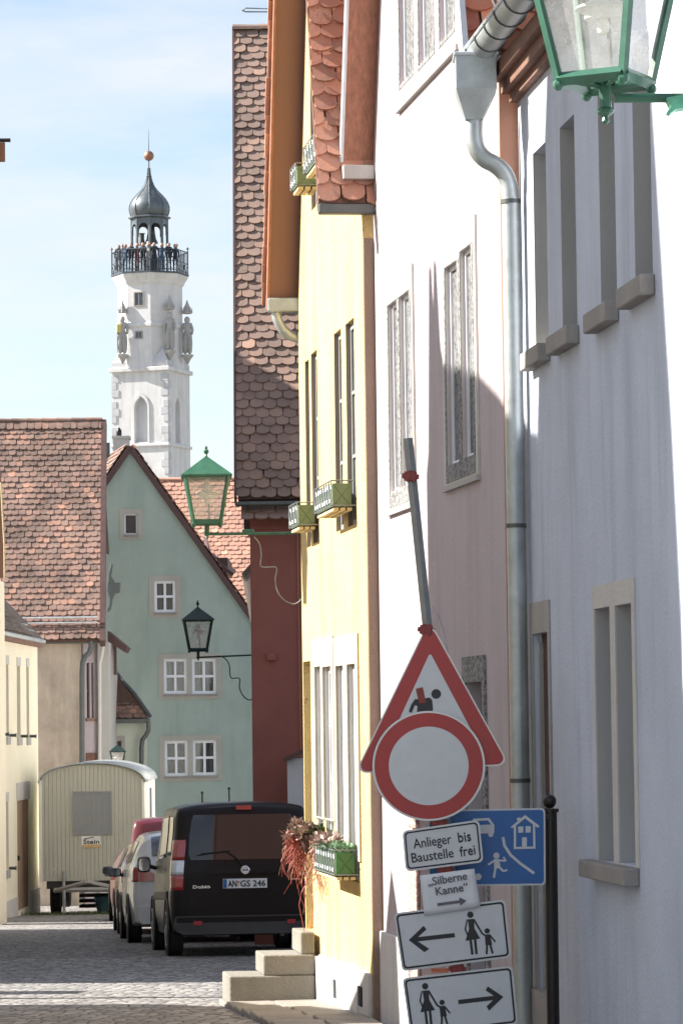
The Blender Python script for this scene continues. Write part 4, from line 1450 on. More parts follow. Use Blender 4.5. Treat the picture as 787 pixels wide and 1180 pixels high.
# ================================================================== LEFT HOUSE with pink tiled roof, beige wall
lh = thing('town_house', (P(60, 832, 80).x, 80, gz(78)), 'beige rendered house with a steep weathered pink tiled roof, behind the site trailer', 'house')
YL = 78.0
Er = P(115, 737, YL)            # eave, right end
rgr = P(117, 484, YL + 3.9)
g = rgr - Er; Lg = g.length; g.normalize()
El = Er + V((-4.6, 0, 0))
e = V((1, 0, 0))
mb = MB(); tile_roof(mb, El, e, 4.6, g, Lg, .168, .166)
mb.build('roof', 'tile_left', lh, tint=True)
nn = e.cross(g); nn = nn if nn.z > 0 else -nn
MB().obox(El - nn * .08, e * 4.6, g * Lg, nn * .075).build('roof_deck', 'darkwood', lh)
MB().obox(El + g * Lg, e * 4.6, V((0, 3.9, -5.2)), nn * .03).build('rear_roof', 'tile_grey', lh)
mb = MB(); ridge_tiles(mb, El + g * Lg + V((0, 0, .02)), El + g * Lg + e * 4.6 + V((0, 0, .02)), .10, .34); mb.build('ridge_tiles', 'tile_left', lh, tint=True)
# upright course below the ridge
mb = MB(); tile_roof(mb, El + g * (Lg - .30) + nn * .02, e, 4.6, g, .30, .168, .34); mb.build('ridge_course', 'tile_left', lh, tint=True)
# verge board on the right gable edge
MB().obox(Er + V((0, -.05, -.05)) - nn * .18, V((.12, 0, 0)), g * (Lg + .05), nn * .22).build('verge_board', 'maroonboard', lh)
# snow guard bar
q = g * .55
mb = MB(); mb.tube([Er + q + nn * .12 + V((-2.6, 0, 0)), Er + q + nn * .12 + V((-.05, 0, 0))], .018, 6)
mb.tube([Er + q * .75 + nn * .1 + V((-2.6, 0, 0)), Er + q * .75 + nn * .1 + V((-.05, 0, 0))], .016, 6)
mb.build('snow_guard', 'zinclight', lh)
zt_ = Er.z - .06
xL, xR = P(-20, 800, 78.3).x, P(94, 800, 78.3).x
MB().obox((xL, 78.3, -4.5), (xR - xL, 0, 0), (0, .3, 0), (0, 0, zt_ + 4.5)).build('wall', 'beige', lh)
MB().obox((xL, 78.12, zt_ - .02), (Er.x - xL + .12, 0, 0), (0, .14, 0), (0, 0, .10)).build('eave_gutter', 'zincdark', lh, bevel=.02)
# canted right bay with narrow window
xa, xb, xc = P(96, 800, 78.3).x, P(113, 800, 78.5).x, P(126, 800, 78.6).x
FB = Frame((xa, 78.35), (xb, 78.6), -1)
mb = MB(); Lb = FB.L
wz = [FB.sz(102, 828)[1], FB.sz(102, 764)[1]]
hol = [rect(.09, .17, wz[0], wz[1]), rect(.22, .28, wz[0], wz[1])]
mb.slab(FB, rect(0, Lb, -4.5, zt_), hol, -.2, 0); mb.build('bay_wall', 'pink', lh)
for h in hol:
    window(FB, lh, h[0][0], h[1][0], wz[0], wz[1], depth=.05, fw=.012, nx=1, nz=2, fmat='frame_brown', ft=.02)
MB().fbox(FB, .05, .32, wz[0] - .07, wz[0] - .002, .001, .05).build('sill', 'frame_brown', lh)
z9 = FB.sz(102, 868)[1]
MB().fbox(FB, .05, .32, z9 - .5, z9, .001, .03).build('shop_shutter', 'brownboard', lh)
MB().obox((xb + .002, 78.45, -4.5), (xc - xb, 0, 0), (0, 3, 0), (0, 0, zt_ + 4.5)).build('gable_wall', 'jamb', lh)
# downpipes with swan necks
def pipe_run(pxs, Y, r, name, mat, root):
    return MB().tube([P(x, y, Y) for x, y in pxs], r, 10).build(name, mat, root, smooth=True)
pipe_run([(105, 737), (105, 745), (103, 752), (98, 757), (95, 764), (94.5, 775), (94.5, 1040)], 78.1, .06, 'downpipe', 'zincdark', lh)
pipe_run([(118, 737), (119, 745), (117, 757), (115, 765), (115, 880)], 78.2, .04, 'downpipe', 'stone_light', lh)
# carved crane beam end hanging at the gable
hk = thing('carved_bracket', P(132, 695, 78.5), 'dark carved hoist bracket sticking out of the pink roofed house gable against the green wall', 'bracket')
mb = MB()
pl = [(125, 660), (128, 648), (130, 652), (128, 664), (133, 672), (139, 671), (138, 683), (133, 684), (130, 690), (128, 702), (124, 706), (126, 690), (123, 680)]
FH = Frame((-9, 78.5), (-3, 78.5), -1)
mb.slab(FH, [FH.sz(*p) for p in pl], [], -.12, .0)
mb.build('carving', 'zincdark', hk, bevel=.02)
# small porch roof and annex between the left house and the green house
ax_ = thing('annex', P(148, 1040, 81), 'low pale green annex with a lean-to tiled roof in front of the green house', 'outbuilding')
FA = Frame((P(118, 832, 81).x, 81), (P(168, 832, 81).x, 81.0), -1)
s_, z_ = FA.sz(129, 872), FA.sz(140, 854)
aw = (s_[0], z_[0], s_[1], z_[1])
zt3 = FA.sz(150, 834)[1]
mb = MB(); mb.slab(FA, rect(0, FA.L, -4.6, zt3), [rect(*aw)], -.3, 0); mb.build('wall', 'palegreen', ax_)
window(FA, ax_, *aw, depth=.06, fw=.03, nx=1, nz=1, fmat='frame_brown')
mb = MB(); mb.slab(FA, rect(aw[0] - .08, aw[1] + .08, aw[2] - .08, aw[3] + .12), [rect(*aw)], .001, .02); mb.build('window_surround', 'trim', ax_)
# lean-to roof: polygon of tiles clipped to the raking right edge
Ea = P(172, 829, 80.8)
ga = unit((-.0, .75, .85))
mb = MB()
tp = MB(); tile_roof(tp, P(112, 829, 80.8), V((1, 0, 0)), 1.22, ga, 1.75, .168, .14)
ptop = P(125, 766, 80.8)
sl_ = (Ea.z - ptop.z) / (Ea.x - ptop.x)
keep = []
for f, t in zip(tp.f, tp.t):
    c = sum((tp.v[i] for i in f), V()) / len(f)
    px = c.x / c.y; pz = c.z / c.y
    xl = Ea.x / Ea.y - (pz - Ea.z / Ea.y) * 0.68
    if px < xl: keep.append((f, t))
mb.v = tp.v; mb.f = [k[0] for k in keep]; mb.t = [k[1] for k in keep]
mb.build('roof', 'tile_left', ax_, tint=True, recalc=False)
dk = MB()
A0 = P(112, 829, 80.8); tpk = ga * 1.75
nA = V((1, 0, 0)).cross(ga); 
dk.add([A0 - nA * .03, Ea - nA * .03, P(127, 768, 80.8 + .75 * 1.1) , A0 + tpk - nA * .03], [(0, 1, 2, 3)])
dk.build('roof_deck', 'darkwood', ax_, solid=.04)
MB().tube([P(173, 826, 80.75), P(155, 800, 81.2), P(140, 784, 81.5), P(126, 764, 81.9)], .05, 6).build('verge_board', 'zincdark', ax_)
MB().obox(P(118, 834, 80.72), (P(173, 834, 80.72).x - P(118, 834, 80.72).x, 0, 0), (0, .12, 0), (0, 0, .10)).build('eave_gutter', 'zincdark', ax_, bevel=.02)
pipe_run([(171, 832), (171, 842), (168, 848), (164, 853), (163, 862), (163, 1040)], 80.75, .055, 'downpipe', 'zincdark', ax_)
FC = Frame((-9, 79.4), (-3, 79.4), -1)
pr_ = MB()
for pl, d0 in (([(124, 727), (147, 746), (144, 752), (124, 739)], -1.2), ):
    pr_.slab(FC, [FC.sz(*p) for p in pl], [], d0, 0)
pr_.build('porch_roof', 'maroonboard', ax_)
MB().obox(P(131, 778, 79.5), V((.07, 0, 0)), V((0, .1, 0)), V((0, 0, P(131, 744, 79.5).z - P(131, 778, 79.5).z))).build('porch_post', 'maroonboard', ax_)

# ================================================================== CREAM HOUSE at the left edge
xa_ = -0.0984 * 64.5
FCm = Frame((-7.98, 62.0), (-6.46, 73.3), -1)
FCm = Frame((-6.66, 62.6), (-6.43, 73.0), -1)
LC = FCm.L
chh = thing('town_house', FCm.w(LC / 2, gz(68), -3), 'cream plastered house with narrow windows at the left edge of the street', 'house')
cw = {'a': (-3, 1.5, 764, 848), 'b': (7.2, 10, 766, 849), 'c': (19.5, 23.5, 768, 850), 'd': (30.5, 33.5, 769, 850), 'e': (7, 10, 924, 1003)}
cr = {}
for k, r in cw.items():
    s0, s1, z0, z1 = prect(FCm, *r); cr[k] = (s0, s1, z0, z1)
dc = prect(FCm, 20, 33.5, 922, 1048)
zc = FCm.sz(30, 742)[1]
mb = MB(); mb.slab(FCm, rect(0, LC, -4.6, zc), [rect(*r) for r in cr.values()] + [rect(*dc)], -.35, 0); mb.build('wall', 'cream', chh)
for k, r in cr.items():
    window(FCm, chh, *r, depth=.10, fw=.05, nx=1, nz=2, fmat='frame_brown', pmat='pane_grey')
    MB().fbox(FCm, r[0] - .05, r[1] + .05, r[2] - .16, r[2] - .002, .001, .035).build('sill', 'jamb', chh)
    MB().fbox(FCm, r[0] - .03, r[1] + .03, r[3] + .002, r[3] + .18, .001, .012).build('lintel', 'stone_light', chh)
    MB().lathe([(.03, 0), (.03, .12), (.05, .14)], FCm.w(r[1] + .06, r[2] + .02, .0), 8, axis=FCm.n).build('shutter_catch', 'zincdark', chh)
s0, s1, z0, z1 = dc
d = MB().fbox(FCm, s0, s1, z0, z1, -.10, -.03).build('door', 'doorwood', chh, bevel=.01)
mb = MB(); 
for k in range(6): mb.fbox(FCm, s0 + .03 + k * (s1 - s0) / 6, s0 + .01 + (k + 1) * (s1 - s0) / 6, z0 + .02, z1 - .02, -.03, -.022)
mb.build('door_boards', 'doorwood', d)
MB().fbox(FCm, s0 + .1, s0 + .16, z0 + 1.0, z0 + 1.1, -.022, .03).build('door_handle', 'black', d)
MB().fbox(FCm, s0 - .1, s1 + .1, z1 + .002, z1 + .36, .001, .02).build('lintel', 'stone_light', chh)
for a, b in ((.01, s0 - .12), (s1 + .12, LC)):
    MB().fbox(FCm, a, b, -4.6, gz(70) + .42, .001, .025).build('plinth', 'stone_light', chh)
MB().obox(FCm.w(LC, -4.6, -.001), FCm.n * -3.4, FCm.u * .01, V((0, 0, zc + 4.6))).build('rear_wall', 'cream', chh)
# hipped roof seen along the eave
MB().fbox(FCm, -.1, LC + .1, zc - .03, zc + .12, .001, .10).build('eave_board', 'brownboard', chh)
MB().fbox(FCm, -.1, LC + .12, zc + .05, zc + .13, .05, .17).build('eave_gutter', 'zinc', chh, bevel=.02)
E0 = FCm.w(LC + .12, zc + .14, .12); gC = unit(-FCm.n * math.cos(math.radians(40)) + V((0, 0, math.sin(math.radians(40)))))
# slope towards the street, hip end towards the far side
hp_ = FCm.w(LC - 2.2, zc + 2.3, -1.75); apx_n = FCm.w(0, zc + 2.3, -1.75)
roofm = MB()
roofm.add([FCm.w(-.1, zc + .14, .12), E0, hp_, apx_n, FCm.w(LC + .12, zc + .14, -3.4), FCm.w(LC - 2.2, zc + 2.3, -1.76), FCm.w(-.1, zc + .14, -3.4)],
          [(0, 1, 2, 3), (1, 4, 2), (3, 2, 4, 6)])
roofm.build('roof', 'tile_grey', chh, solid=.03)
mb = MB(); tile_roof(mb, FCm.w(1.0, zc + .17, .12), FCm.u, LC - 2.9, unit(apx_n - FCm.w(0, zc + .14, .12)), 2.8, .17, .15); mb.build('roof_tile', 'tile_grey', chh, tint=True)
mb = MB().tube([FCm.w(1, zc + .42, -.12), FCm.w(LC - .8, zc + .42, -.12)], .02, 6); mb.tube([FCm.w(1, zc + .30, -.02), FCm.w(LC - .5, zc + .30, -.02)], .016, 6)
mb.build('snow_guard', 'zinc', chh)
# nearer gable verge at the left frame edge, on the cream row
nb = thing('gable_verge', P(3, 668, 60), 'brown gable edge cut off by the left side of the picture', 'gable')
pa = P(-18, 668, 60.5); pb = P(4.5, 668, 60.5); pt2 = P(-1.5, 545, 60.5)
FN = Frame((pa.x, 60.5), (pb.x + 1, 60.5), -1)
MB().slab(FN, [FN.sz(-18, 668), FN.sz(4.5, 665), FN.sz(4.5, 640), FN.sz(-1.0, 540), FN.sz(-18, 520)], [], -.3, 0).build('gable_board', 'brownboard', nb)
MB().tube([P(5.2, 666, 60.4), P(5.0, 630, 60.4), P(1, 556, 60.4)], .018, 6).build('edge_trim', 'woodlight', nb)
MB().obox((pa.x, 60.6, gz(61)), (.22, 0, 0), (0, 1.2, 0), (0, 0, pa.z - gz(61))).build('wall', 'cream', nb)
sgn = thing('sign_arm', P(-8, 175, 30), 'dark brown end of a hanging shop sign arm at the upper left edge', 'sign')
c0 = P(0, 172, 30)
MB().obox(P(-30, 186, 30), V((.27, 0, 0)), V((0, .03, 0)), V((0, 0, .17))).build('panel', 'brownboard', sgn, bevel=.004)
MB().tube([P(-60, 161, 30), P(12, 161, 30)], .018, 6).build('arm', 'black', sgn)
MB().obox((P(-60, 161, 30).x - .12, 29.9, c0.z - 9), (.12, 0, 0), (0, .2, 0), (0, 0, 9.4)).build('mast', 'black', sgn)
# neighbour's roof antenna behind the brown roof
an_ = thing('antenna', P(300, 30, 52), 'thin wire roof antenna above the brown tiled roof', 'antenna')
mb = MB(); mb.tube([P(279, 11, 52), P(283, 8.5, 52), P(330, 10, 52), P(330, 13, 52), P(283, 12.8, 52), P(279, 11, 52)], .012, 5)
mb.tube([P(312, 12, 52), P(312, 60, 52)], .015, 5)
mb.build('rod', 'galv', an_)

# ================================================================== SITE TRAILER
tr = thing('site_trailer', (P(110, 832, 71).x, 71, gz(71)), 'cream site trailer with curved roof and grey shutter, parked at the end of the street', 'trailer')
YT = 70.0
FT = Frame((P(46, 832, YT).x, YT), (P(164.5, 832, YT).x, YT + .01), -1)
LT = FT.L
zb_, zs_, zt_ = FT.sz(60, 1016)[1], FT.sz(60, 901)[1], FT.sz(104, 881)[1]
out = [(0, zb_), (LT, zb_)] + [(LT / 2 + LT / 2 * math.cos(PI * k / 14), zs_ + (zt_ - zs_) * math.sin(PI * k / 14) ** .9) for k in range(15)]
LEN = 4.6
mb = MB(); mb.slab(FT, out, [], -LEN, -.012); mb.build('body', 'caravan_lit', tr)
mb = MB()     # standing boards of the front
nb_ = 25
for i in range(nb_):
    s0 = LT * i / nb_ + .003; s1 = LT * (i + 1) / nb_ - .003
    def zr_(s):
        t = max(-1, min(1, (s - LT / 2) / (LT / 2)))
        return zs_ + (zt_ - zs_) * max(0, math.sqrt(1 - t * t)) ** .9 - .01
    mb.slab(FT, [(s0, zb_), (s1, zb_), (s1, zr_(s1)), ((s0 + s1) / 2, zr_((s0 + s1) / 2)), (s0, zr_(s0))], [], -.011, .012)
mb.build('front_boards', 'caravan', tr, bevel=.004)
for k in range(2):
    mb = MB()
    s = -.02 if k == 0 else LT - .03
    mb.fbox(FT, s, s + .05, zb_ - .02, zs_ + .03, -.005, .03)
    mb.build('corner_trim', 'caravan_lit', tr)
MB().fbox(FT, LT, LT + .005, zb_ + .1, zs_ - .2, -3.2, -2.4).build('side_door', 'plastic', tr)
rows = []
for d in (.08, -LEN - .08):
    rows.append([FT.w(LT / 2 + (LT / 2 + .05) * math.cos(PI * k / 18), zs_ - .03 + (zt_ - zs_ + .07) * math.sin(PI * k / 18) ** .9, d) for k in range(19)])
MB().grid(rows).build('roof', 'zinc', tr, smooth=True, solid=.03)
s0, z0 = FT.sz(86, 962); s1, z1 = FT.sz(127, 913)
mb = MB()
nf = 18
for i in range(nf): mb.fbox(FT, s0 + (s1 - s0) * i / nf, s0 + (s1 - s0) * (i + 1) / nf - .004, z0 + .02, z1 - .02, .016, .03)
sh = mb.build('shutter', 'shutter', tr)
mb = MB(); mb.slab(FT, rect(s0 - .03, s1 + .03, z0 - .01, z1 + .02), [rect(s0, s1, z0 + .02, z1 - .02)], .013, .045); mb.build('shutter_frame', 'shutter', sh)
s0, z0 = FT.sz(94, 975); s1, z1 = FT.sz(116, 963.5)
sn = MB().fbox(FT, s0, s1, z0 - .01, z1, .014, .022).build('sign_panel', 'cream_sign', tr)
MB().fbox(FT, s0 + .02, s1, z0 - .04, z0 + .022, .0221, .026).build('sign_band', 'ochre_sign', sn)
mb = MB(); text_on(mb, 'Stein', lambda x, y, k: FT.w(s0 + .04 + x * (s1 - s0 - .07), z0 + .035 + y * .085, .0235 + k * .0002), .012)
mb.slab(FT, [(s0 + .05, z1 - .055), (s0 + .25, z1 - .02), (s0 + .25, z1 - .035), (s0 + .06, z1 - .075)], [], .0225, .0235)
mb.build('lettering', 'blackflat', sn)
mb = MB(); text_on(mb, 'BAU GMBH' if False else '', lambda x, y, k: V(), 0) if False else None
s_, z_ = FT.sz(60, 1003); MB().fbox(FT, s_ - .02, s_ + .08, z_, z_ + .05, .013, .02).build('small_plate', 'stone_light', tr)
# undercarriage, drawbar and wheels
MB().fbox(FT, .1, LT - .1, zb_ - .16, zb_ - .002, -LEN, -.1).build('chassis', 'plastic', tr)
mb = MB()
hs, hz = FT.sz(104, 1014)
for sg in (-1, 1):
    a = FT.w(hs + sg * .72, zb_ - .20, .0); b = FT.w(hs, zb_ + .02, .85)
    mb.tube([a, b], .045, 5)
mb.tube([FT.w(hs - .72, zb_ - .18, .02), FT.w(hs + .8, zb_ - .18, .02)], .05, 5)
mb.build('drawbar', 'trim', tr)
MB().tube([FT.w(FT.sz(74, 1010)[0], zb_ + .2, .1), FT.w(FT.sz(74, 1010)[0], gz(70), .1)], .035, 6).build('prop_leg', 'zinc', tr)
def wheel_at(c, r, w, axis, root, rimmat='shutter', nm='wheel', spokes=0):
    ax = V(axis).normalized()
    wl = MB().lathe([(r * .60, -w / 2), (r * .93, -w / 2), (r, -w * .36), (r, w * .36), (r * .93, w / 2), (r * .60, w / 2)], c, 28, axis=ax).build(nm, 'rubber', root, smooth=True)
    mb = MB()
    if spokes:
        mb.lathe([(r * .60, w / 2 - .05), (r * .67, w / 2 + .004), (r * .60, w / 2 + .006), (r * .56, w / 2 - .03)], c, 28, axis=ax)
        x = ax.cross(V((0, 0, 1))).normalized(); y = ax.cross(x)
        for k in range(spokes):
            a = 2 * PI * k / spokes
            d = x * math.cos(a) + y * math.sin(a); p = d.cross(ax)
            mb.obox(V(c) + ax * (w / 2 - .02) + d * .04 - p * .018, d * r * .56, p * .036, ax * .02)
        mb.lathe([(.06, 0), (.06, .02), (.04, .03)], V(c) + ax * (w / 2 - .02), 12, axis=ax)
    else:
        mb.lathe([(r * .62, w / 2 - .02), (r * .5, w / 2 - .03), (r * .2, w / 2 + .01), (.02, w / 2 + .01)], c, 20, axis=ax)
    mb.build('rim', rimmat, wl, smooth=True)
    if spokes: MB().lathe([(r * .60, 0), (r * .60, .01)], V(c) + ax * (w / 2 - .08), 20, axis=ax).build('brake_shadow_disc', 'plastic', wl)
    return wl
for s, d in ((.22, -1.0), (LT - .22, -1.0), (.22, -3.6), (LT - .22, -3.6)):
    c = FT.w(s, gz(71) + .36, d); wheel_at(c, .36, .2, FT.u * (-1 if s < 1 else 1), tr)
# blue tub and clutter under the trailer
bt = thing('plastic_tub', FT.w(1.25, gz(71), -1.6), 'pale blue plastic tub stored under the site trailer', 'tub')
MB().lathe([(.20, 0), (.26, .30), (.28, .32), (.26, .33), (.2, .31)], FT.w(1.22, gz(71), -1.5), 16).build('tub_body', 'bluetarp', bt, smooth=True)
pw_ = thing('lumber_stack', FT.w(1.5, gz(71), -2.6), 'dark stacked boards under the site trailer beside the blue tub', 'lumber')
mb = MB()
for k in range(4): mb.fbox(FT, .6, 2.1, gz(71) + .05 + k * .11, gz(71) + .10 + k * .11, -2.8, -2.2)
mb.build('boards', 'darkwood', pw_)
gr = MB()
for k in range(900):
    s = random.uniform(-.7, 2.4); c = FT.w(s, gz(70), random.uniform(-.6, .5)); c.z = gz(c.y)
    L = random.uniform(.02, .09); a = random.uniform(0, 6)
    gr.add([c, c + V((.012, 0, 0)), c + V((math.cos(a) * .03, math.sin(a) * .03, L))], [(0, 1, 2)])
tag(gr.build('weeds', 'grass', None, recalc=False), 'low weeds growing at the foot of the site trailer', 'weeds', None, 'stuff')

# ================================================================== CARS
def catmull(p0, p1, p2, p3, t):
    return .5 * ((2 * p1) + (p2 - p0) * t + (2 * p0 - 5 * p1 + 4 * p2 - p3) * t * t + (3 * p1 - p0 - 3 * p2 + p3) * t ** 3)


class Car:
    """body lofted along +y (rear bumper at y=0); x to the right, z up, placed with a heading"""
    def __init__(self, name, label, cat, grp, rear_left, heading, stations, rake, paintm, slope=True):
        self.st = stations; self.rake = rake
        self.h = V((-math.sin(heading), math.cos(heading), 0)); self.r = V((math.cos(heading), math.sin(heading), 0))
        zs = gz(rear_left[1])
        W2 = max(s[4] for s in stations)
        self.o = V((rear_left[0], rear_left[1], zs)) + self.r * W2
        Lc = stations[-1][0]
        # follow the falling street
        z2 = gz(self.o.y + Lc * self.h.y)
        self.tilt = (z2 - zs) / Lc
        self.L = Lc; self.mat = paintm
        self.root = thing(name, self.o + self.h * Lc / 2, label, cat, grp)
        self.build_body()

    def W(self, x, y, z):
        return self.o + self.r * x + self.h * y + V((0, 0, z + self.tilt * y))

    def sec(self, y):
        st = self.st
        y = max(st[0][0], min(st[-1][0], y))
        for i in range(len(st) - 1):
            if st[i][0] <= y <= st[i + 1][0]: break
        t = (y - st[i][0]) / (st[i + 1][0] - st[i][0])
        a, b = st[i], st[i + 1]
        return [a[k] + (b[k] - a[k]) * t for k in range(6)]

    def ring(self, y):
        _, zb, zbelt, zt, wb, wt = self.sec(y)
        return [(0, zb), (wb * .85, zb), (wb * .97, zb + .10), (wb, (zb + zbelt) * .5), (wb * .985, zbelt),
                ((wb * .97 + wt) / 2, (zbelt + zt) / 2 + .02), (wt, zt - .09), (wt - .10, zt - .022), (wt * .5, zt + .01), (0, zt + .02)]

    def S(self, y, v):
        r = self.ring(y); n = len(r) - 1
        v = max(0, min(n - 1e-6, v)); i = int(v); t = v - i
        q = [r[max(0, i - 1)], r[i], r[i + 1], r[min(n, i + 2)]]
        if i in (0, 3): x = r[i][0] + (r[i + 1][0] - r[i][0]) * t; z = r[i][1] + (r[i + 1][1] - r[i][1]) * t
        else:
            x = catmull(*[p[0] for p in q], t); z = catmull(*[p[1] for p in q], t)
        return x, z

    def rk(self, y, z):
        return self.rake(z) * max(0, 1 - y / 1.2)

    def P3(self, y, v, sg=1):
        x, z = self.S(y, v)
        return self.W(x * sg, y + self.rk(y, z), z)

    def build_body(self):
        ys = sorted(set([s[0] for s in self.st] + [self.L * i / 36 for i in range(37)] + [.02, .05, .1]))
        vs = [i * .25 for i in range(37)]
        mb = MB()
        for sg in (1, -1):
            mb.grid([[self.P3(y, v, sg) for v in vs] for y in ys])
            for y in (0, self.L):
                rows = []
                for t in (0, .2, .4, .6, .8, 1):
                    row = []
                    for v in vs:
                        x, z = self.S(y, v)
                        bow = .05 * (1 - t * t) * (-1 if y == 0 else 3)
                        row.append(self.W(x * t * sg, y + bow + self.rk(y, z), z))
                    rows.append(row)
                mb.grid(rows)
        b = bmesh.new()
        o = mb.build('body', self.mat, self.root, smooth=True)
        bm = bmesh.new(); bm.from_mesh(o.data); bmesh.ops.remove_doubles(bm, verts=bm.verts, dist=.0015)
        bmesh.ops.recalc_face_normals(bm, faces=bm.faces); bm.to_mesh(o.data); bm.free()
        self.body = o

    def wid(self, z):
        best = None
        for i in range(0, 145):
            v = 1 + i * .05
            x, zz = self.S(0, v)
            if best is None or abs(zz - z) < best[0]: best = (abs(zz - z), x)
        return best[1]

    def RP(self, x, z, off=0.004):
        w = self.wid(z); t = min(1, abs(x) / w)
        return self.W(x, self.rk(0, z) - .05 * (1 - t * t) - off, z)

    def rear(self, name, mat, rowsxz, off=.004, parent=None, nx=10, th=.0, smooth=True):
        """rowsxz: list of (z, xl, xr) from low to high"""
        mb = MB(); rows = []
        for z, xl, xr in rowsxz:
            rows.append([self.RP(xl + (xr - xl) * k / nx, z, off) for k in range(nx + 1)])
        mb.grid(rows)
        back = [[p + self.h * (off + .01) for p in r] for r in rows]
        m = nx + 1; n = len(rows)
        vs = [p for r in rows for p in r] + [p for r in back for p in r]
        fs = []
        for i in range(n - 1):
            fs.append((i * m, (i + 1) * m, (i + 1) * m + n * m, i * m + n * m))
            fs.append((i * m + nx, (i + 1) * m + nx, (i + 1) * m + nx + n * m, i * m + nx + n * m))
        for k in range(nx):
            fs.append((k, k + 1, k + 1 + n * m, k + n * m)); q = (n - 1) * m
            fs.append((q + k, q + k + 1, q + k + 1 + n * m, q + k + n * m))
        mb.add(vs, fs)
        return mb.build(name, mat, parent or self.root, smooth=smooth)

    def side(self, name, mat, y0, y1, v0, v1, sg, off=.006, parent=None, y0t=None, y1t=None):
        mb = MB(); rows = []
        y0t = y0 if y0t is None else y0t; y1t = y1 if y1t is None else y1t
        for i in range(9):
            v = v0 + (v1 - v0) * i / 8; t = i / 8
            a = y0 + (y0t - y0) * t; b = y1 + (y1t - y1) * t
            rows.append([self.P3(a + (b - a) * k / 8, v, sg) + self.r * sg * off for k in range(9)])
        mb.grid(rows)
        return mb.build(name, mat, parent or self.root, smooth=True, solid=.004)

    def wheels(self, ys, r, spokes=0, track=None):
        W2 = max(s[4] for s in self.st)
        for y in ys:
            for sg in (-1, 1):
                c = self.W(sg * (W2 - .085), y, r)
                wheel_at(c, r, .19, self.r * sg, self.root, 'alloy', 'wheel', spokes)
                # arch lip
                mb = MB().tube([self.W(sg * (W2 + .004), y + (r + .05) * math.cos(a), r + (r + .05) * math.sin(a)) for a in [PI * k / 14 for k in range(15)]], .014, 5)
                mb.build('wheel_arch', 'plastic', self.root)
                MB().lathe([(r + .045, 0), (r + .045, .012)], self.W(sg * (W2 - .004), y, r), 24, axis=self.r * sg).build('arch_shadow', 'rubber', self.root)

    def mirror(self, y, z, sg, out=.16, w=.19, h=.15):
        W2 = max(s[4] for s in self.st)
        c = self.W(sg * (W2 + out), y, z)
        mb = MB()
        rows = []
        for t, k in ((0, .85), (.03, 1), (.09, .9), (.14, .5)):
            rows.append([c + self.h * t + self.r * (w / 2 * k * math.copysign(abs(math.cos(a)) ** .6, math.cos(a))) + V((0, 0, h / 2 * k * math.copysign(abs(math.sin(a)) ** .6, math.sin(a)))) for a in [2 * PI * q / 16 for q in range(16)]])
        mb.grid(rows, closed=True)
        mb.add(rows[-1], [tuple(range(16))])
        mb.tube([c + self.h * .05, self.W(sg * (W2 - .06), y + .05, z - .06)], .028, 6)
        m = mb.build('wing_mirror', 'black', self.root, smooth=True)
        rr = [c + self.h * .004 + self.r * (w / 2 * .8 * math.copysign(abs(math.cos(a)) ** .6, math.cos(a))) + V((0, 0, h / 2 * .8 * math.copysign(abs(math.sin(a)) ** .6, math.sin(a)))) for a in [2 * PI * q / 16 for q in range(16)]]
        MB().add(rr, [tuple(range(16))]).build('mirror_glass', 'mirror', m)


def st_(L, H, W, kind):
    w = W / 2
    if kind == 'van':
        return [(0, .34, 1.00, 1.74, w - .05, w - .135), (.05, .30, 1.01, 1.775, w - .022, w - .11), (.14, .27, 1.02, 1.79, w - .004, w - .10), (1.0, .22, 1.02, 1.81, w, w - .09),
                (2.4, .22, 1.0, 1.80, w, w - .09), (2.95, .22, .98, 1.70, w, w - .12), (3.5, .22, .96, 1.10, w - .02, w - .16), (4.0, .25, .80, .95, w - .08, w - .2), (L, .32, .62, .78, w - .22, w - .3)]
    s = H / 1.45
    return [(0, .32, .92 * s, 1.05 * s, w - .12, w - .2), (.08, .26, .93 * s, 1.12 * s, w - .05, w - .19), (.45, .22, .93 * s, 1.36 * s, w - .01, w - .2), (.9, .20, .92 * s, H - .03, w, w - .2),
            (1.6, .20, .91 * s, H, w, w - .18), (2.3, .20, .90 * s, H - .03, w, w - .2), (2.9, .20, .88 * s, 1.05 * s, w - .01, w - .2), (3.5, .22, .76 * s, .86 * s, w - .05, w - .22), (L, .3, .55, .68, w - .25, w - .35)]


# ---- black van
HD = .118
van = Car('parked_van', 'black brown high roofed van, its rear to the camera, parked nearest', 'van', 'cars parked along the kerb',
          (-2.06, 40.9), HD, st_(4.16, 1.83, 1.72, 'van'), lambda z: .0 if z < 1.0 else .26 * (z - 1.0), 'vanpaint')
vr = van
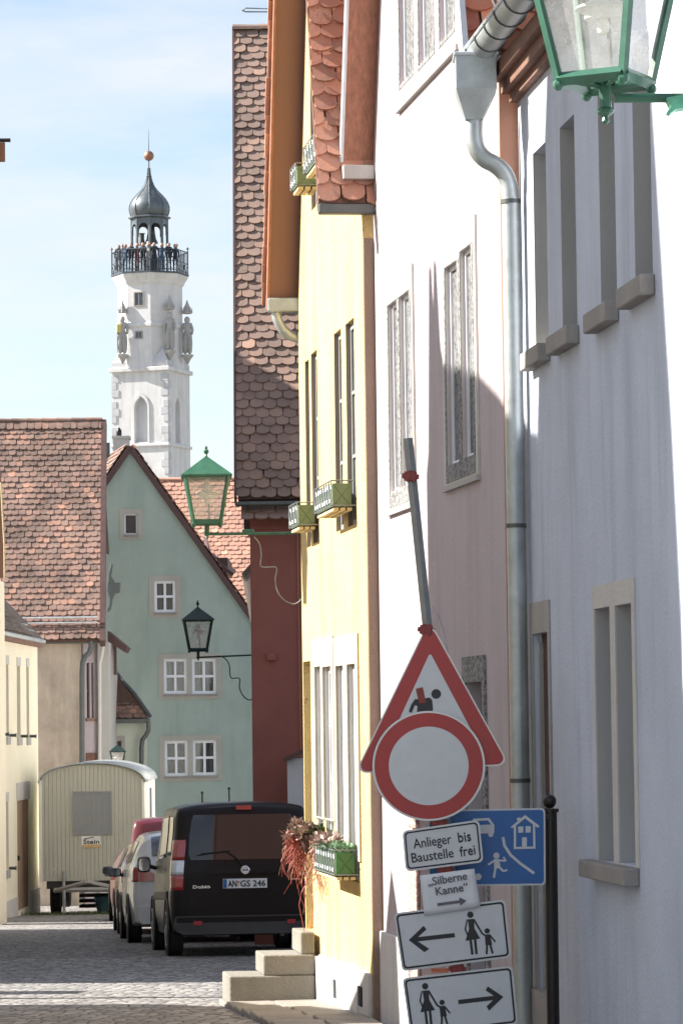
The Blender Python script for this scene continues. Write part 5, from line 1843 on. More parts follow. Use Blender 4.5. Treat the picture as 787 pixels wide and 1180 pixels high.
# tailgate outline seam, rear window, garnish
vr.rear('tailgate', 'vanpaint', [(.42 + i * .06, -.66, .66) for i in range(22)], .008)
tg = vr.rear('rear_window', 'carglass', [(1.13, -.62, .62), (1.2, -.645, .645), (1.4, -.63, .63), (1.58, -.60, .60), (1.66, -.575, .575)], .016)
vr.rear('handle_bar', 'vanpaint', [(.965, -.40, .40), (.985, -.42, .42), (1.03, -.42, .42), (1.045, -.40, .40)], .045, nx=8)
vr.rear('bumper', 'plastic', [(.26, -.72, .72), (.30, -.80, .80), (.36, -.82, .82), (.44, -.82, .82), (.475, -.80, .80)], .05, nx=14)
vr.rear('bumper_pad', 'vanpaint', [(.40, -.80, .80), (.462, -.80, .80)], .054, nx=14)
for sg in (-1, 1):
    a, b = (.50, .60)
    vr.rear('reflector', 'lightred', [(.37, sg * a, sg * b), (.42, sg * a, sg * b)], .060, nx=3)
    # tail lamp: three lenses
    for z0, z1, mt in ((.78, .955, 'lightred'), (.96, 1.13, 'lightclear'), (1.135, 1.37, 'lightred')):
        mb = MB(); rows = []
        for i in range(5):
            z = z0 + (z1 - z0) * i / 4
            w = vr.wid(z)
            row = [vr.RP(sg * (w - .09 + .09 * k / 5), z, .010) for k in range(6)]
            # wrap around the corner
            for yy in (.06, .12, .17):
                w2, _ = vr.S(yy, 4 + max(0, (z - 1.0)) / .8 * 2)
                row.append(vr.W(sg * (w2 + .012), yy + vr.rk(yy, z), z))
            rows.append(row)
        mb.grid(rows)
        mb.build('tail_light', mt, vr.root, smooth=True, solid=.006)
br = vr.rear('brake_light', 'lightred', [(1.715, -.09 + .02, .09 + .02), (1.765, -.09 + .02, .09 + .02)], .03, nx=4)
# number plate
px0, px1, pz0, pz1 = -.26 + .01, .26 + .01, .795, .905
pl_ = vr.rear('number_plate', 'platewhite', [(pz0, px0, px1), (pz1, px0, px1)], .022, nx=6)
vr.rear('plate_rim', 'blackflat', [(pz0 - .008, px0 - .008, px1 + .008), (pz1 + .008, px0 - .008, px1 + .008)], .018, pl_, nx=6)
vr.rear('plate_band', 'signblue', [(pz0 + .004, px0 + .004, px0 + .045), (pz1 - .004, px0 + .004, px0 + .045)], .025, pl_, nx=2)
mb = MB(); text_on(mb, 'AN', lambda x, y, k: vr.RP(px0 + .06 + x * .10, pz0 + .018 + y * .074, .025 + k * .0003), .02)
text_on(mb, 'GS 246', lambda x, y, k: vr.RP(px0 + .205 + x * .295, pz0 + .018 + y * .074, .025 + k * .0003), .007)
mb.build('plate_text', 'blackflat', pl_)
MB().lathe([(.012, 0), (.012, .002)], vr.RP(px0 + .18, pz0 + .07, .024), 10, axis=-vr.h).build('plate_seal', 'lightred', pl_)
MB().lathe([(.012, 0), (.012, .002)], vr.RP(px0 + .18, pz0 + .035, .024), 10, axis=-vr.h).build('plate_seal', 'ochre_sign', pl_)
# round badge
bd = MB().lathe([(.052, 0), (.052, .012), (.045, .018), (.036, .018), (.034, .012)], vr.RP(.01, 1.005, .045), 20, axis=-vr.h).build('badge', 'chrome', vr.root, smooth=True)
MB().obox(vr.RP(-.022, .998, .066), vr.r * .064, V((0, 0, .014)), vr.h * .004).build('badge_bar', 'signblue', bd)
mb = MB(); text_on(mb, 'Doblò', lambda x, y, k: vr.RP(-.60 + x * .20, .80 + y * .036, .012 + k * .0004), .01)
mb.build('model_lettering', 'chrome', vr.root)
MB().obox(vr.RP(.58, .885, .013), vr.r * .085, V((0, 0, .012)), vr.h * .003).build('trim_badge', 'chrome', vr.root)
# wiper
mb = MB(); mb.tube([vr.RP(0.0, 1.05, .03), vr.RP(-.08, 1.14, .04), vr.RP(-.2, 1.23, .035), vr.RP(-.5, 1.20, .03)], .009, 5); mb.tube([vr.RP(-.55, 1.185, .026), vr.RP(-.16, 1.235, .026)], .006, 4)
mb.build('wiper', 'black', vr.root)
vr.side('side_window', 'carglass', 1.1, 2.45, 4.35, 5.75, -1)
vr.side('side_window', 'carglass', .3, 1.0, 4.4, 5.7, -1)
vr.side('side_window', 'carglass', 2.5, 3.15, 4.35, 5.6, -1, y1t=2.75)
vr.side('door_strip', 'plastic', .55, 3.2, 3.1, 3.35, -1, .012)
vr.side('door_handle', 'vanpaint', 1.15, 1.32, 3.95, 4.08, -1, .03)
vr.side('side_window', 'carglass', .3, 2.45, 4.35, 5.7, 1)
vr.wheels((.72, 3.3), .315, 10)
vr.mirror(2.95, 1.08, -1, .13, .17, .2)
vr.mirror(2.95, 1.08, 1, .13, .17, .2)
# cabin details seen through the glass are hidden by the tint; underbody
MB().obox(vr.W(-.72, .3, .24), vr.r * 1.44, vr.h * 3.4, V((0, 0, .12))).build('underbody', 'rubber', vr.root)
MB().tube([vr.W(.45, -.02, .25), vr.W(.45, .5, .27)], .028, 8).build('exhaust', 'zincdark', vr.root)
# dashes of light metal under the van are kerb edges
def carx(name, label, cat, rl, L, H, W, mat, hd, kind='hatch', spokes=0, mz=.95):
    c = Car(name, label, cat, 'cars parked along the kerb', rl, hd, st_(L, H, W, kind), (lambda z: .0 if z < 1.0 else .26 * (z - 1.0)) if kind == 'van' else (lambda z: .05 * max(0, z - .6)), mat)
    for sg in (-1, 1):
        if kind == 'hatch':
            c.side('side_window', 'carglass', .75, 1.6, 4.4, 5.8, sg, y0t=.95)
            c.side('side_window', 'carglass', 1.66, 2.55, 4.4, 5.7, sg, y1t=2.3)
            zz = .80 * H / 1.45
            c.rear('tail_light', 'lightred', [(zz, sg * .52, sg * (c.wid(zz) - .0)), (zz + .08, sg * .5, sg * c.wid(zz + .08)), (zz + .14, sg * .6, sg * c.wid(zz + .14))], .02, nx=5)
            c.side('tail_light', 'lightred', .0, .24, 3.6, 4.3, sg, .012)
        else:
            c.side('side_window', 'carglass', 1.1, 2.45, 4.35, 5.7, sg)
            c.side('side_window', 'carglass', 2.5, 3.15, 4.35, 5.6, sg, y1t=2.75)
            c.rear('tail_light', 'lightred', [(.8, sg * .66, sg * .8), (1.1, sg * .66, sg * .8)], .02, nx=4)
        c.mirror(2.6 if kind == 'hatch' else 2.95, mz, sg, .10, .19, .13)
    if kind == 'hatch':
        zt = [(1.08 * H / 1.45, .58), (H - .12, .50)]
        mb = MB(); rows = []
        for t in range(6):
            y = .10 + .62 * t / 5
            rows.append([c.P3(y, 9 - 1.9 * abs(k) / 5, 1 if k > 0 else -1) + V((0, -.012, .012)) for k in range(-5, 6)])
        mb.grid(rows); mb.build('rear_window', 'carglass', c.root, smooth=True)
        c.rear('bumper_reflector', 'lightred', [(.40, -.68, -.42), (.44, -.68, -.42)], .02, nx=3)
    else:
        c.rear('rear_window', 'carglass', [(1.15, -.5, .5), (1.45, -.48, .48)], .015)
    c.rear('number_plate', 'platewhite', [(.55, -.26, .26), (.66, -.26, .26)], .015, nx=4)
    c.rear('bumper', 'plastic' if kind == 'van' else mat, [(.26, -.7, .7), (.32, -.75, .75), (.46, -.75, .75), (.5, -.72, .72)], .04, nx=10)
    c.wheels((.72, 3.1 if kind == 'hatch' else 3.3), .305, spokes)
    return c
carx('parked_car', 'white hatchback with red tail light just ahead of the black van', 'car', (-2.93, 47.2), 3.95, 1.52, 1.72, 'whitecar', .105)
carx('parked_car', 'orange red hatchback between the white hatchback and the maroon van', 'car', (-3.42, 52.4), 3.9, 1.42, 1.68, 'redcar', .09)
carx('parked_van', 'maroon panel van showing its plain roof and rear above the smaller cars', 'van', (-3.62, 57.6), 4.1, 1.74, 1.75, 'marooncar', .03, 'van', 0, 1.0)
carx('parked_car', 'pale salmon car mostly hidden, farthest in the parked row before the site trailer', 'car', (-4.25, 62.2), 3.7, 1.35, 1.62, 'pinkcar', .02, 'hatch', 0, .85)

# ================================================================== LANTERNS
def lantern(name, label, cx, cy, zbot, S, mats, rot, roofed=True, group='street lanterns'):
    """S = width of the glass at the bottom; tapered four sided lantern on a spigot"""
    gm, gl = mats
    root = thing(name, (cx, cy, zbot - .9 * S), label, 'street lamp', group)
    C = V((cx, cy, 0))
    ux = V((math.cos(rot), math.sin(rot), 0)); uy = V((-math.sin(rot), math.cos(rot), 0))
    hb, ht = S / 2, S * .80
    H = 1.72 * S
    def cor(k, h, z, o=0):
        sx, sy = ((-1, -1), (1, -1), (1, 1), (-1, 1))[k % 4]
        return C + ux * sx * (h + o) + uy * sy * (h + o) + V((0, 0, z))
    zt = zbot + H
    bw = .080 * S
    mb = MB()
    for k in range(4):
        # corner bar
        mb.tube([cor(k, hb, zbot), cor(k, ht, zt)], bw * .9, 4)
        mb.tube([cor(k, hb, zbot), cor(k + 1, hb, zbot)], bw * 1.25, 4)
        mb.tube([cor(k, ht, zt), cor(k + 1, ht, zt)], bw * 1.1, 4)
        mb.ball(cor(k, hb, zbot - bw), bw * 1.1, 8)
    mb.build('lantern_frame', gm, root)
    for k in range(4):
        a, b, c, d = cor(k, hb, zbot, -.002), cor(k + 1, hb, zbot, -.002), cor(k + 1, ht, zt, -.002), cor(k, ht, zt, -.002)
        MB().add([a, b, c, d], [(0, 1, 2, 3)]).build('glass_pane', 'lampglass', root)
    # roof: shallow pyramid with overhang, top pieces
    mb = MB()
    o = .14 * S
    apex = C + V((0, 0, zt + .78 * S))
    base = [cor(k, ht, zt + .02 * S, o) for k in range(4)]
    lip = [cor(k, ht, zt - .03 * S, o) for k in range(4)]
    capr = [C + (b - C).normalized() * 0 + (V((b.x, b.y, 0)) - C) * .10 + V((0, 0, zt + .70 * S)) for b in base]
    mb.add(base + capr + [apex] + lip, [(0, 1, 5, 4), (1, 2, 6, 5), (2, 3, 7, 6), (3, 0, 4, 7), (4, 5, 8), (5, 6, 8), (6, 7, 8), (7, 4, 8), (0, 1, 10, 9), (1, 2, 11, 10), (2, 3, 12, 11), (3, 0, 9, 12), (9, 10, 11, 12)])
    rf_ = mb.build('lantern_roof', gm, root)
    mb = MB().lathe([(.02 * S, 0), (.05 * S, .03 * S), (.03 * S, .08 * S), (.09 * S, .16 * S), (.10 * S, .22 * S), (.04 * S, .29 * S), (.06 * S, .34 * S), (.005 * S, .42 * S)], apex - V((0, 0, .01)), 10)
    mb.build('finial', gm, rf_, smooth=True)
    # spigot below
    mb = MB().lathe([(.02 * S, -.62 * S), (.06 * S, -.58 * S), (.04 * S, -.52 * S), (.12 * S, -.46 * S), (.13 * S, -.42 * S), (.09 * S, -.38 * S), (.09 * S, -.05 * S), (.16 * S, -.02 * S)], C + V((0, 0, zbot)), 12)
    mb.tube([cor(0, hb, zbot), C + V((0, 0, zbot - .08 * S)), cor(2, hb, zbot)], bw * .5, 4)
    mb.tube([cor(1, hb, zbot), C + V((0, 0, zbot - .08 * S)), cor(3, hb, zbot)], bw * .5, 4)
    mb.build('spigot', gm, root, smooth=False)
    # reflector dish, lamp holder and bulb
    mb = MB().lathe([(.05 * S, 1.5 * S), (.12 * S, 1.46 * S), (.13 * S, 1.2 * S), (.40 * S, 1.08 * S), (.42 * S, 1.04 * S), (.30 * S, 1.05 * S), (.28 * S, .90 * S), (.24 * S, .90 * S)], C + V((0, 0, zbot)), 18)
    mb.lathe([(.38 * S, 1.30 * S), (.40 * S, 1.32 * S), (.10 * S, 1.36 * S)], C + V((0, 0, zbot)), 18)
    mb.build('reflector', 'reflector', root, smooth=True)
    MB().lathe([(.03 * S, .66 * S), (.09 * S, .70 * S), (.11 * S, .78 * S), (.07 * S, .95 * S)], C + V((0, 0, zbot)), 14).build('bulb', 'bulb', root, smooth=True)
    MB().tube([C + ux * .1 * S + V((0, 0, zbot)), C + ux * .07 * S + V((0, 0, zbot + .9 * S))], .035 * S, 6).build('lamp_stem', 'shutter', root)
    return root, C + V((0, 0, zbot - .44 * S))


def scroll(pxs, Y0, Y1, r, root, mat):
    n = len(pxs); q = [P(x, y, Y0 + (Y1 - Y0) * i / (n - 1)) for i, (x, y) in enumerate(pxs)]
    pts = []
    for i in range(n - 1):
        for k in range(5): pts.append(catmull(q[max(0, i - 1)], q[i], q[i + 1], q[min(n - 1, i + 2)], k / 5))
    pts.append(q[-1])
    return MB().tube(pts, r, 6).build('scroll', mat, root)


# lantern 1: green, on the yellow house
c = P(238.5, 602, 28.9)
S1 = 31 / 4000 * 28.9
l1, hb1 = lantern('street_lantern', 'green painted lantern on a long arm, in front of the tower and orange roof', c.x, c.y, c.z, S1, ('lampgreen', 0), math.radians(3))
e1 = FY.w(3.95, 0, .02)
b1 = V((e1.x, e1.y, hb1.z - .0))
MB().tube([hb1, b1], .012, 8).build('arm', 'lampgreen', l1)
MB().obox(P(279, 616, 28.9), V((.10, 0, 0)), V((0, .03, 0)), V((0, 0, .045))).build('arm_joint', 'lampgreen', l1, bevel=.01)
sc_px = [(293, 619), (299, 627), (301, 640), (301, 653), (318, 654), (317, 668), (320, 682), (328, 692), (338, 696), (345, 693), (347, 690)]
scroll(sc_px, 28.9, 28.9, .006, l1, 'galv')
# lantern 2: dark, on the red house
c = P(228.3, 749, 46.6)
S2 = 20 / 4000 * 46.6
l2, hb2 = lantern('street_lantern', 'small dark green lantern on a thin arm in front of the green house', c.x, c.y, c.z, S2, ('lampdark', 0), math.radians(4))
MB().tube([hb2, P(293, 755, 46.3)], .013, 6).build('arm', 'lampdark', l2)
scroll([(251, 756), (258, 758), (264, 766), (266, 781), (276, 782), (276, 793), (281, 803), (288, 807), (293, 803)], 46.4, 46.3, .008, l2, 'lampdark')
# lantern 3: large, nearest, on the white house
Y3 = 7.6
c = P(697, 93, Y3)
S3 = 81 / 4000 * Y3
l3, hb3 = lantern('street_lantern', 'large green lantern cut by the top edge, nearest the camera at the upper right', c.x, c.y, c.z, S3, ('lampgreen', 0), math.radians(-28))
wx = FW.w(LW - 12.7, 0, 0)
b3 = V((wx.x, hb3.y + .15, hb3.z + .045))
MB().tube([hb3 + V((.02, 0, .03)), hb3.lerp(b3, .5) + V((0, 0, .01)), b3], .0105, 12).build('arm', 'lampgreen', l3, smooth=True)
mb = MB()
for t in (.12, .40, .58):
    q = (hb3 + V((.02, 0, .03))).lerp(b3, t); mb.tube([q - V((.006, 0, 0)), q + V((.006, 0, 0))], .015, 12)
mb.build('arm_collar', 'lampgreen', l3)
q = P(775, 126, Y3)
mb = MB(); FL = Frame((0, Y3), (1, Y3), -1)
mb.slab(FL, [FL.sz(767, 113), FL.sz(800, 107), FL.sz(830, 104), FL.sz(830, 120), FL.sz(787, 125), FL.sz(779, 126), FL.sz(772, 131), FL.sz(768, 129), FL.sz(772, 123)], [], -.03, .014)
mb.build('arm_leaf', 'lampgreenlight', l3, bevel=.002)
# fourth, half hidden lantern in front of the annex
c = P(135.5, 879, 77.0)
l4, hb4 = lantern('street_lantern', 'far teal lantern peeking over the roof of the site trailer', c.x, c.y, c.z - .10, .20, ('lampdark', 0), .1)
MB().tube([(c.x, c.y, c.z - .18), (c.x, c.y, gz(77))], .035, 8).build('post', 'lampdark', l4)

# ================================================================== ROAD SIGNS
YS = 18.5
FS = Frame((0, YS), (1, YS), -1)
def Q(px, py, d=0.0): 
    s, z = FS.sz(px, py, d)
    return FS.w(s, z, d)
def sz(p, d=0.0): return FS.sz(p[0], p[1], d)
post = thing('leaning_sign_post', Q(530, 1250), 'leaning galvanised square post carrying the stack of temporary road signs', 'post')
MB().tube([Q(470, 505), Q(493, 728), Q(512, 930), Q(528, 1105), Q(545, 1270)], .0265, 4).build('tube', 'galv', post)
p0 = Q(545, 1270)
MB().obox(p0 + V((-.35, -.25, -.25)), V((.7, 0, 0)), V((0, .45, 0)), V((0, 0, .2))).build('base_plate', 'rubber', post, bevel=.02)
def clamp(px, py):
    mb = MB()
    s, z = sz((px, py))
    a = -.09
    def L(x, y, d): return FS.w(s + x * math.cos(a) - y * math.sin(a) , z + x * math.sin(a) + y * math.cos(a), d)
    def bx(x0, x1, y0, y1, d0, d1):
        o = L(x0, y0, d0); mb.obox(o, L(x1, y0, d0) - o, L(x0, y1, d0) - o, FS.n * (d1 - d0))
    bx(-.034, .034, -.024, .024, -.03, .045)
    bx(-.046, .046, -.012, .012, -.02, .04)
    bx(-.022, -.006, -.030, .030, .0, .05); bx(.010, .026, -.032, .030, .0, .05)
    return mb.build('clamp', 'clamp', post, bevel=.003)
for pc_ in ((473, 549), (491, 726), (505, 947), (513, 1003), (527, 1117)):
    clamp(*pc_)


def rounded(pts, r, n=5):
    out = []
    m = len(pts)
    for i in range(m):
        p = V((*pts[i], 0)); a = V((*pts[i - 1], 0)); b = V((*pts[(i + 1) % m], 0))
        u = (a - p).normalized(); v = (b - p).normalized()
        ang = u.angle(v); t = r / math.tan(ang / 2)
        c = p + (u + v).normalized() * (r / math.sin(ang / 2))
        A = p + u * t; B = p + v * t
        va, vb = A - c, B - c
        tot = va.angle(vb)
        for k in range(n + 1):
            f = k / n
            w = (va * math.sin((1 - f) * tot) + vb * math.sin(f * tot)) / math.sin(tot)
            out.append((c.x + w.x, c.y + w.y))
    return out


def inset(pts, d, r, n=5):
    """inset a convex polygon (px) by d then round"""
    m = len(pts); out = []
    cx = sum(p[0] for p in pts) / m; cy = sum(p[1] for p in pts) / m
    lines = []
    for i in range(m):
        a, b = pts[i], pts[(i + 1) % m]
        dx, dy = b[0] - a[0], b[1] - a[1]; l = math.hypot(dx, dy)
        nx, ny = -dy / l, dx / l
        if (cx - a[0]) * nx + (cy - a[1]) * ny < 0: nx, ny = -nx, -ny
        lines.append((a[0] + nx * d, a[1] + ny * d, dx / l, dy / l))
    for i in range(m):
        x1, y1, dx1, dy1 = lines[i - 1]; x2, y2, dx2, dy2 = lines[i]
        den = dx1 * dy2 - dy1 * dx2
        t = ((x2 - x1) * dy2 - (y2 - y1) * dx2) / den
        out.append((x1 + dx1 * t, y1 + dy1 * t))
    return rounded(out, max(.5, r), n)


def plate(root, pts, r, d0, face, rim='signback', rimw=1.6, name='plate'):
    """sign plate: aluminium sheet with folded rim, and its face film"""
    mb = MB(); mb.slab(FS, [sz(p, d0) for p in rounded(pts, r)], [], d0, d0 + .012)
    pl = mb.build(name, rim, root)
    mb = MB(); mb.slab(FS, [sz(p, d0) for p in inset(pts, rimw, r - rimw * .5)], [], d0 + .0122, d0 + .0135)
    mb.build('face', face, pl)
    return pl


def film(root, name, polys, mat, d):
    mb = MB()
    for i, p in enumerate(polys):
        if isinstance(p, tuple) and isinstance(p[0], list): outer, holes = p
        else: outer, holes = p, []
        mb.slab(FS, [sz(q, d) for q in outer], [[sz(q, d) for q in h] for h in holes], d, d + .0008 + i * .00001)
    return mb.build(name, mat, root)


def circ(cx, cy, rx, ry=None, n=40, rot=0):
    ry = ry or rx
    return [(cx + rx * math.cos(2 * PI * k / n) * math.cos(rot) - ry * math.sin(2 * PI * k / n) * math.sin(rot),
             cy + rx * math.cos(2 * PI * k / n) * math.sin(rot) + ry * math.sin(2 * PI * k / n) * math.cos(rot)) for k in range(n)]


def seg(x0, y0, x1, y1, w, w2=None):
    w2 = w if w2 is None else w2
    dx, dy = x1 - x0, y1 - y0; l = math.hypot(dx, dy); nx, ny = -dy / l / 2, dx / l / 2
    return [(x0 + nx * w, y0 + ny * w), (x1 + nx * w2, y1 + ny * w2), (x1 - nx * w2, y1 - ny * w2), (x0 - nx * w, y0 - ny * w)]


def text_px(root, name, s, x0, y0, x1, y1, cap, mat, d, bold=.0, par=None):
    """baseline from (x0,y0) to (x1,y1); cap height in px"""
    mb = MB()
    dx, dy = x1 - x0, y1 - y0; l = math.hypot(dx, dy); ux, uy = dx / l, dy / l
    def fn(x, y, k):
        px = x0 + dx * x + uy * cap * y; py = y0 + dy * x - ux * cap * y
        return FS.w(*sz((px, py), d), d + .0008 + k * .00015)
    text_on(mb, s, fn, bold)
    return mb.build(name, mat, root)


# triangle: works ahead, behind the round sign
tri = thing('warning_sign', Q(497, 888), 'red bordered triangular roadworks sign with digging figure, half covered by the round sign', 'road sign')
T = [(494.5, 714), (587, 882), (408.5, 892)]
pl = plate(tri, T, 8, .03, 'signred')
film(pl, 'white_field', [rounded([(495.5, 752), (549, 853), (447, 858)], 2)], 'signwhite', .045)
film(pl, 'pictogram', [circ(502.6, 800, 5.6), [(484, 806), (495, 804), (498, 807), (499, 818), (497, 822), (480, 823), (481, 814), (478, 813), (476, 818), (474, 822), (471, 820), (474, 812), (478, 806)]], 'blackflat', .047)
film(pl, 'red_tape', [[(479, 794), (487, 792), (491, 810), (483, 811)]], 'clamp', .049)
# round: no vehicles
rnd = thing('prohibition_sign', Q(495, 945), 'round white sign with broad red ring, no entry for vehicles, on the leaning post', 'road sign')
rc = (494, 883)
mb = MB(); mb.slab(FS, [sz(p, .065) for p in circ(*rc, 65.0, 63.5, 72)], [], .055, .068); pl = mb.build('plate', 'signback', rnd)
film(pl, 'red_ring', [(circ(*rc, 62.5, 61.2, 72), [circ(*rc, 46, 45.3, 72)])], 'signred', .0685)
film(pl, 'white_field', [circ(*rc, 46, 45.3, 72)], 'signwhite', .0685)
# blue living street sign, straight, on its own black post
bs = thing('living_street_sign', Q(560, 1020), 'blue and white living street sign with house, child and car, behind the leaning post', 'road sign')
B4 = [(493, 938), (628, 931.5), (628.5, 1020), (493, 1022)]
B4 = [(493, 934), (628, 931.5), (628.5, 1020.5), (493, 1022)]
pl = plate(bs, B4, 5, -.08, 'signblue', 'signwhite', 2.0)
def house():
    return [([(588.5, 953.5), (605, 939.5), (622, 952.5), (619.5, 954.5), (616.5, 952.3), (617, 978.5), (592, 979), (592, 953.5), (590, 955)],
             [[(594.6, 952), (605, 943.5), (614, 950.6), (614.3, 976), (594.6, 976.4)]])]
f = film(pl, 'pictogram', house() + [[(595.5, 946), (599.5, 945.6), (599.6, 942.5), (595.6, 943)], [(597, 953), (603, 952.8), (603, 960), (597, 960.2)], [(605.5, 952.6), (611.5, 952.5), (611.6, 959.8), (605.5, 960)],
    [(601.5, 965.5), (607, 965.3), (607, 976), (601.5, 976)],
    seg(579.5, 965, 581.5, 976, 3.2), seg(581.3, 975, 588.5, 986, 3.2), seg(588, 985.5, 600, 996, 3.2), seg(599.5, 995.5, 615.5, 1007, 3.2),
    circ(572, 986.5, 3.6), [(569, 990.5), (575, 990.3), (577, 1001), (569.5, 1001.5)], seg(570, 992, 562.5, 997, 2.2), seg(574, 992, 583, 992.5, 2.2), seg(583, 992.5, 580, 988, 1.8),
    seg(571, 1000, 569, 1012, 2.6), seg(575.5, 1000, 580, 1004.5, 2.6), seg(580, 1004.5, 584.5, 1003, 2.2), circ(551, 1011, 3.8),
    ([(545, 944), (563.5, 943), (569.5, 951), (569.5, 960.5), (545, 961.5)], [[(549.5, 946.5), (562.2, 945.8), (565.8, 950.6), (549.5, 951.3)]]), circ(565.5, 962, 3.1)], 'signwhite', -.064)
bp = thing('ball_top_post', Q(636, 1250), 'slim black iron post with a ball top holding the blue sign', 'post')
bx_, bz_ = Q(633, 925, -.12).x, Q(633, 925, -.12).z
cyp = YS + .12
MB().tube([(bx_ + .0, cyp, gz(YS)), (Q(634.5, 935, -.12).x, cyp, bz_ - .04)], .034, 14).build('shaft', 'black', bp, smooth=True)
MB().tube([(Q(634.5, 935, -.12).x, cyp, bz_ - .052), (Q(634.5, 935, -.12).x, cyp, bz_ - .034)], .044, 14).build('collar', 'black', bp, smooth=True)
MB().ball(V((Q(633.5, 935, -.12).x, cyp, bz_ + .005)), .037, 18).build('ball', 'black', bp, smooth=True)
MB().obox((Q(606, 940, -.1).x, cyp - .04, Q(606, 945, -.1).z), (.14, 0, 0), (0, .03, 0), (0, 0, .03)).build('bracket', 'black', bp)

def text_sign(name, label, pts, root_pt, r=6, d=.055):
    rt = thing(name, Q(*root_pt), label, 'road sign')
    pl = plate(rt, pts, r, d, 'signwhite', 'signback', 1.0)
    return rt, pl
# Anlieger bis Baustelle frei
A4 = [(463.5, 958), (552, 945), (557, 994), (467.5, 1005)]
rt, pl = text_sign('supplementary_sign', 'white plate reading Anlieger bis Baustelle frei, just below the round sign', A4, (510, 1000))
film(pl, 'black_border', [(inset(A4, 2.2, 4.5), [inset(A4, 4.0, 3.5)])], 'blackflat', .0690)
text_px(pl, 'lettering', 'Anlieger', 477, 978.3, 520.5, 972.3, 11.5, 'blackflat', .0690, .004)
text_px(pl, 'lettering', 'bis', 528.5, 971.2, 543, 969.2, 11.5, 'blackflat', .0690, .012)
text_px(pl, 'lettering', 'Baustelle', 475, 994.8, 523, 988.3, 11.5, 'blackflat', .0690, .004)
text_px(pl, 'lettering', 'frei', 530.5, 987.5, 548, 985, 11.5, 'blackflat', .0690, .01)
# paper notice
P4 = [(483.5, 1009.5), (546.5, 1001.5), (553.5, 1045.5), (489, 1056)]
pn = thing('paper_notice', Q(518, 1055), 'sheet of white paper reading Silberne Kanne with an arrow, taped between the plates', 'notice')
FSx = FS
mb = MB()
rows = []
for j in range(7):
    v = j / 6; row = []
    for i in range(9):
        u = i / 8
        x = (P4[0][0] * (1 - u) + P4[1][0] * u) * (1 - v) + (P4[3][0] * (1 - u) + P4[2][0] * u) * v
        y = (P4[0][1] * (1 - u) + P4[1][1] * u) * (1 - v) + (P4[3][1] * (1 - u) + P4[2][1] * u) * v
        d = .080 + .003 * math.sin(u * 5) * math.sin(v * 4 + 1)
        row.append(FS.w(*sz((x, y), d), d))
    rows.append(row)
mb.grid(rows); ps = mb.build('sheet', 'paper', pn, smooth=True, solid=.001)
text_px(ps, 'lettering', '„Silberne', 494, 1021.5, 538.5, 1014, 9.5, 'papertext', .086, .006)
text_px(ps, 'lettering', 'Kanne“', 503, 1032.5, 539.5, 1026.5, 9.5, 'papertext', .086, .008)
film(ps, 'arrow', [seg(504, 1043, 530, 1039.5, 3.2), [(529, 1034.5), (537.5, 1038.5), (530.5, 1044.5)]], 'papertext', .086)


def mother_child(x, y, k=1.0, flip=1, th=-.10):
    """woman holding a child by the hand; feet line at (x, y), sizes in px"""
    def R(p): 
        a, b = p[0] * k * flip, p[1] * k
        return (x + a * math.cos(th) + b * math.sin(-th) * 1.0, y + b * math.cos(th) + a * math.sin(th))
    P_ = []
    P_.append([R(p) for p in circ(0, -46, 3.6, 3.8, 20)])
    P_.append([R(p) for p in [(-3.6, -41), (3.6, -41), (3.2, -30), (8.6, -17.5), (-8.6, -16.5), (-3.0, -30)]])
    P_.append([R(p) for p in seg(3.2, -40.5, 11, -24, 2.2)])
    P_.append([R(p) for p in [(-3.6, -41), (-6.5, -30), (-4.0, -21), (-5.5, -20), (-8.4, -30), (-5, -41)]])
    P_.append([R(p) for p in seg(-2.6, -17.5, -2.2, 0, 2.9)]); P_.append([R(p) for p in seg(2.6, -17.5, 2.6, 0, 2.9)])
    P_.append([R(p) for p in circ(17.5, -25.5, 3.1, 3.1, 18)])
    P_.append([R(p) for p in [(14.2, -21.5), (20.3, -21.5), (21.5, -9), (14.0, -9)]])
    P_.append([R(p) for p in seg(14.5, -20.5, 10.2, -24.2, 2.0)]); P_.append([R(p) for p in seg(20, -20.5, 25.5, -12, 1.9)])
    P_.append([R(p) for p in seg(15.8, -10, 14.2, 1.2, 2.4)]); P_.append([R(p) for p in seg(19.2, -10, 21.2, 1.2, 2.4)])
    return P_


# pedestrian arrow plates
D4 = [(453.5, 1053), (582, 1037), (589, 1104), (463.5, 1120)]
rt, pl = text_sign('pedestrian_sign', 'white plate with black arrow pointing left and woman with child, below the paper notice', D4, (522, 1118), 5, .05)
film(pl, 'black_border', [(inset(D4, 2.2, 4.5), [inset(D4, 4.4, 3)])], 'blackflat', .0640)
film(pl, 'arrow', [seg(477, 1083.5, 524, 1078.3, 5.0), [(471, 1084), (488, 1067.5), (491.5, 1071.5), (478.5, 1083.5), (494.5, 1094), (489, 1098)]], 'blackflat', .0642)
film(pl, 'pictogram', mother_child(546.5, 1100.5, 1.0, 1), 'blackflat', .0644)
E4 = [(463.5, 1128), (590.5, 1113.5), (597, 1181), (473, 1196)]
rt, pl = text_sign('pedestrian_sign', 'lowest white plate with arrow pointing right and woman with child, cut by the bottom edge', E4, (530, 1190), 5, .05)
film(pl, 'black_border', [(inset(E4, 2.2, 4.5), [inset(E4, 4.4, 3)])], 'blackflat', .0640)
film(pl, 'arrow', [seg(528, 1155.5, 573, 1150.2, 5.0), [(580, 1149.5), (562, 1137.3), (559.5, 1142), (571.5, 1150), (560.5, 1160.5), (563.5, 1165.5)]], 'blackflat', .0642)
film(pl, 'pictogram', mother_child(494.5, 1183, 1.0, 1), 'blackflat', .0644)
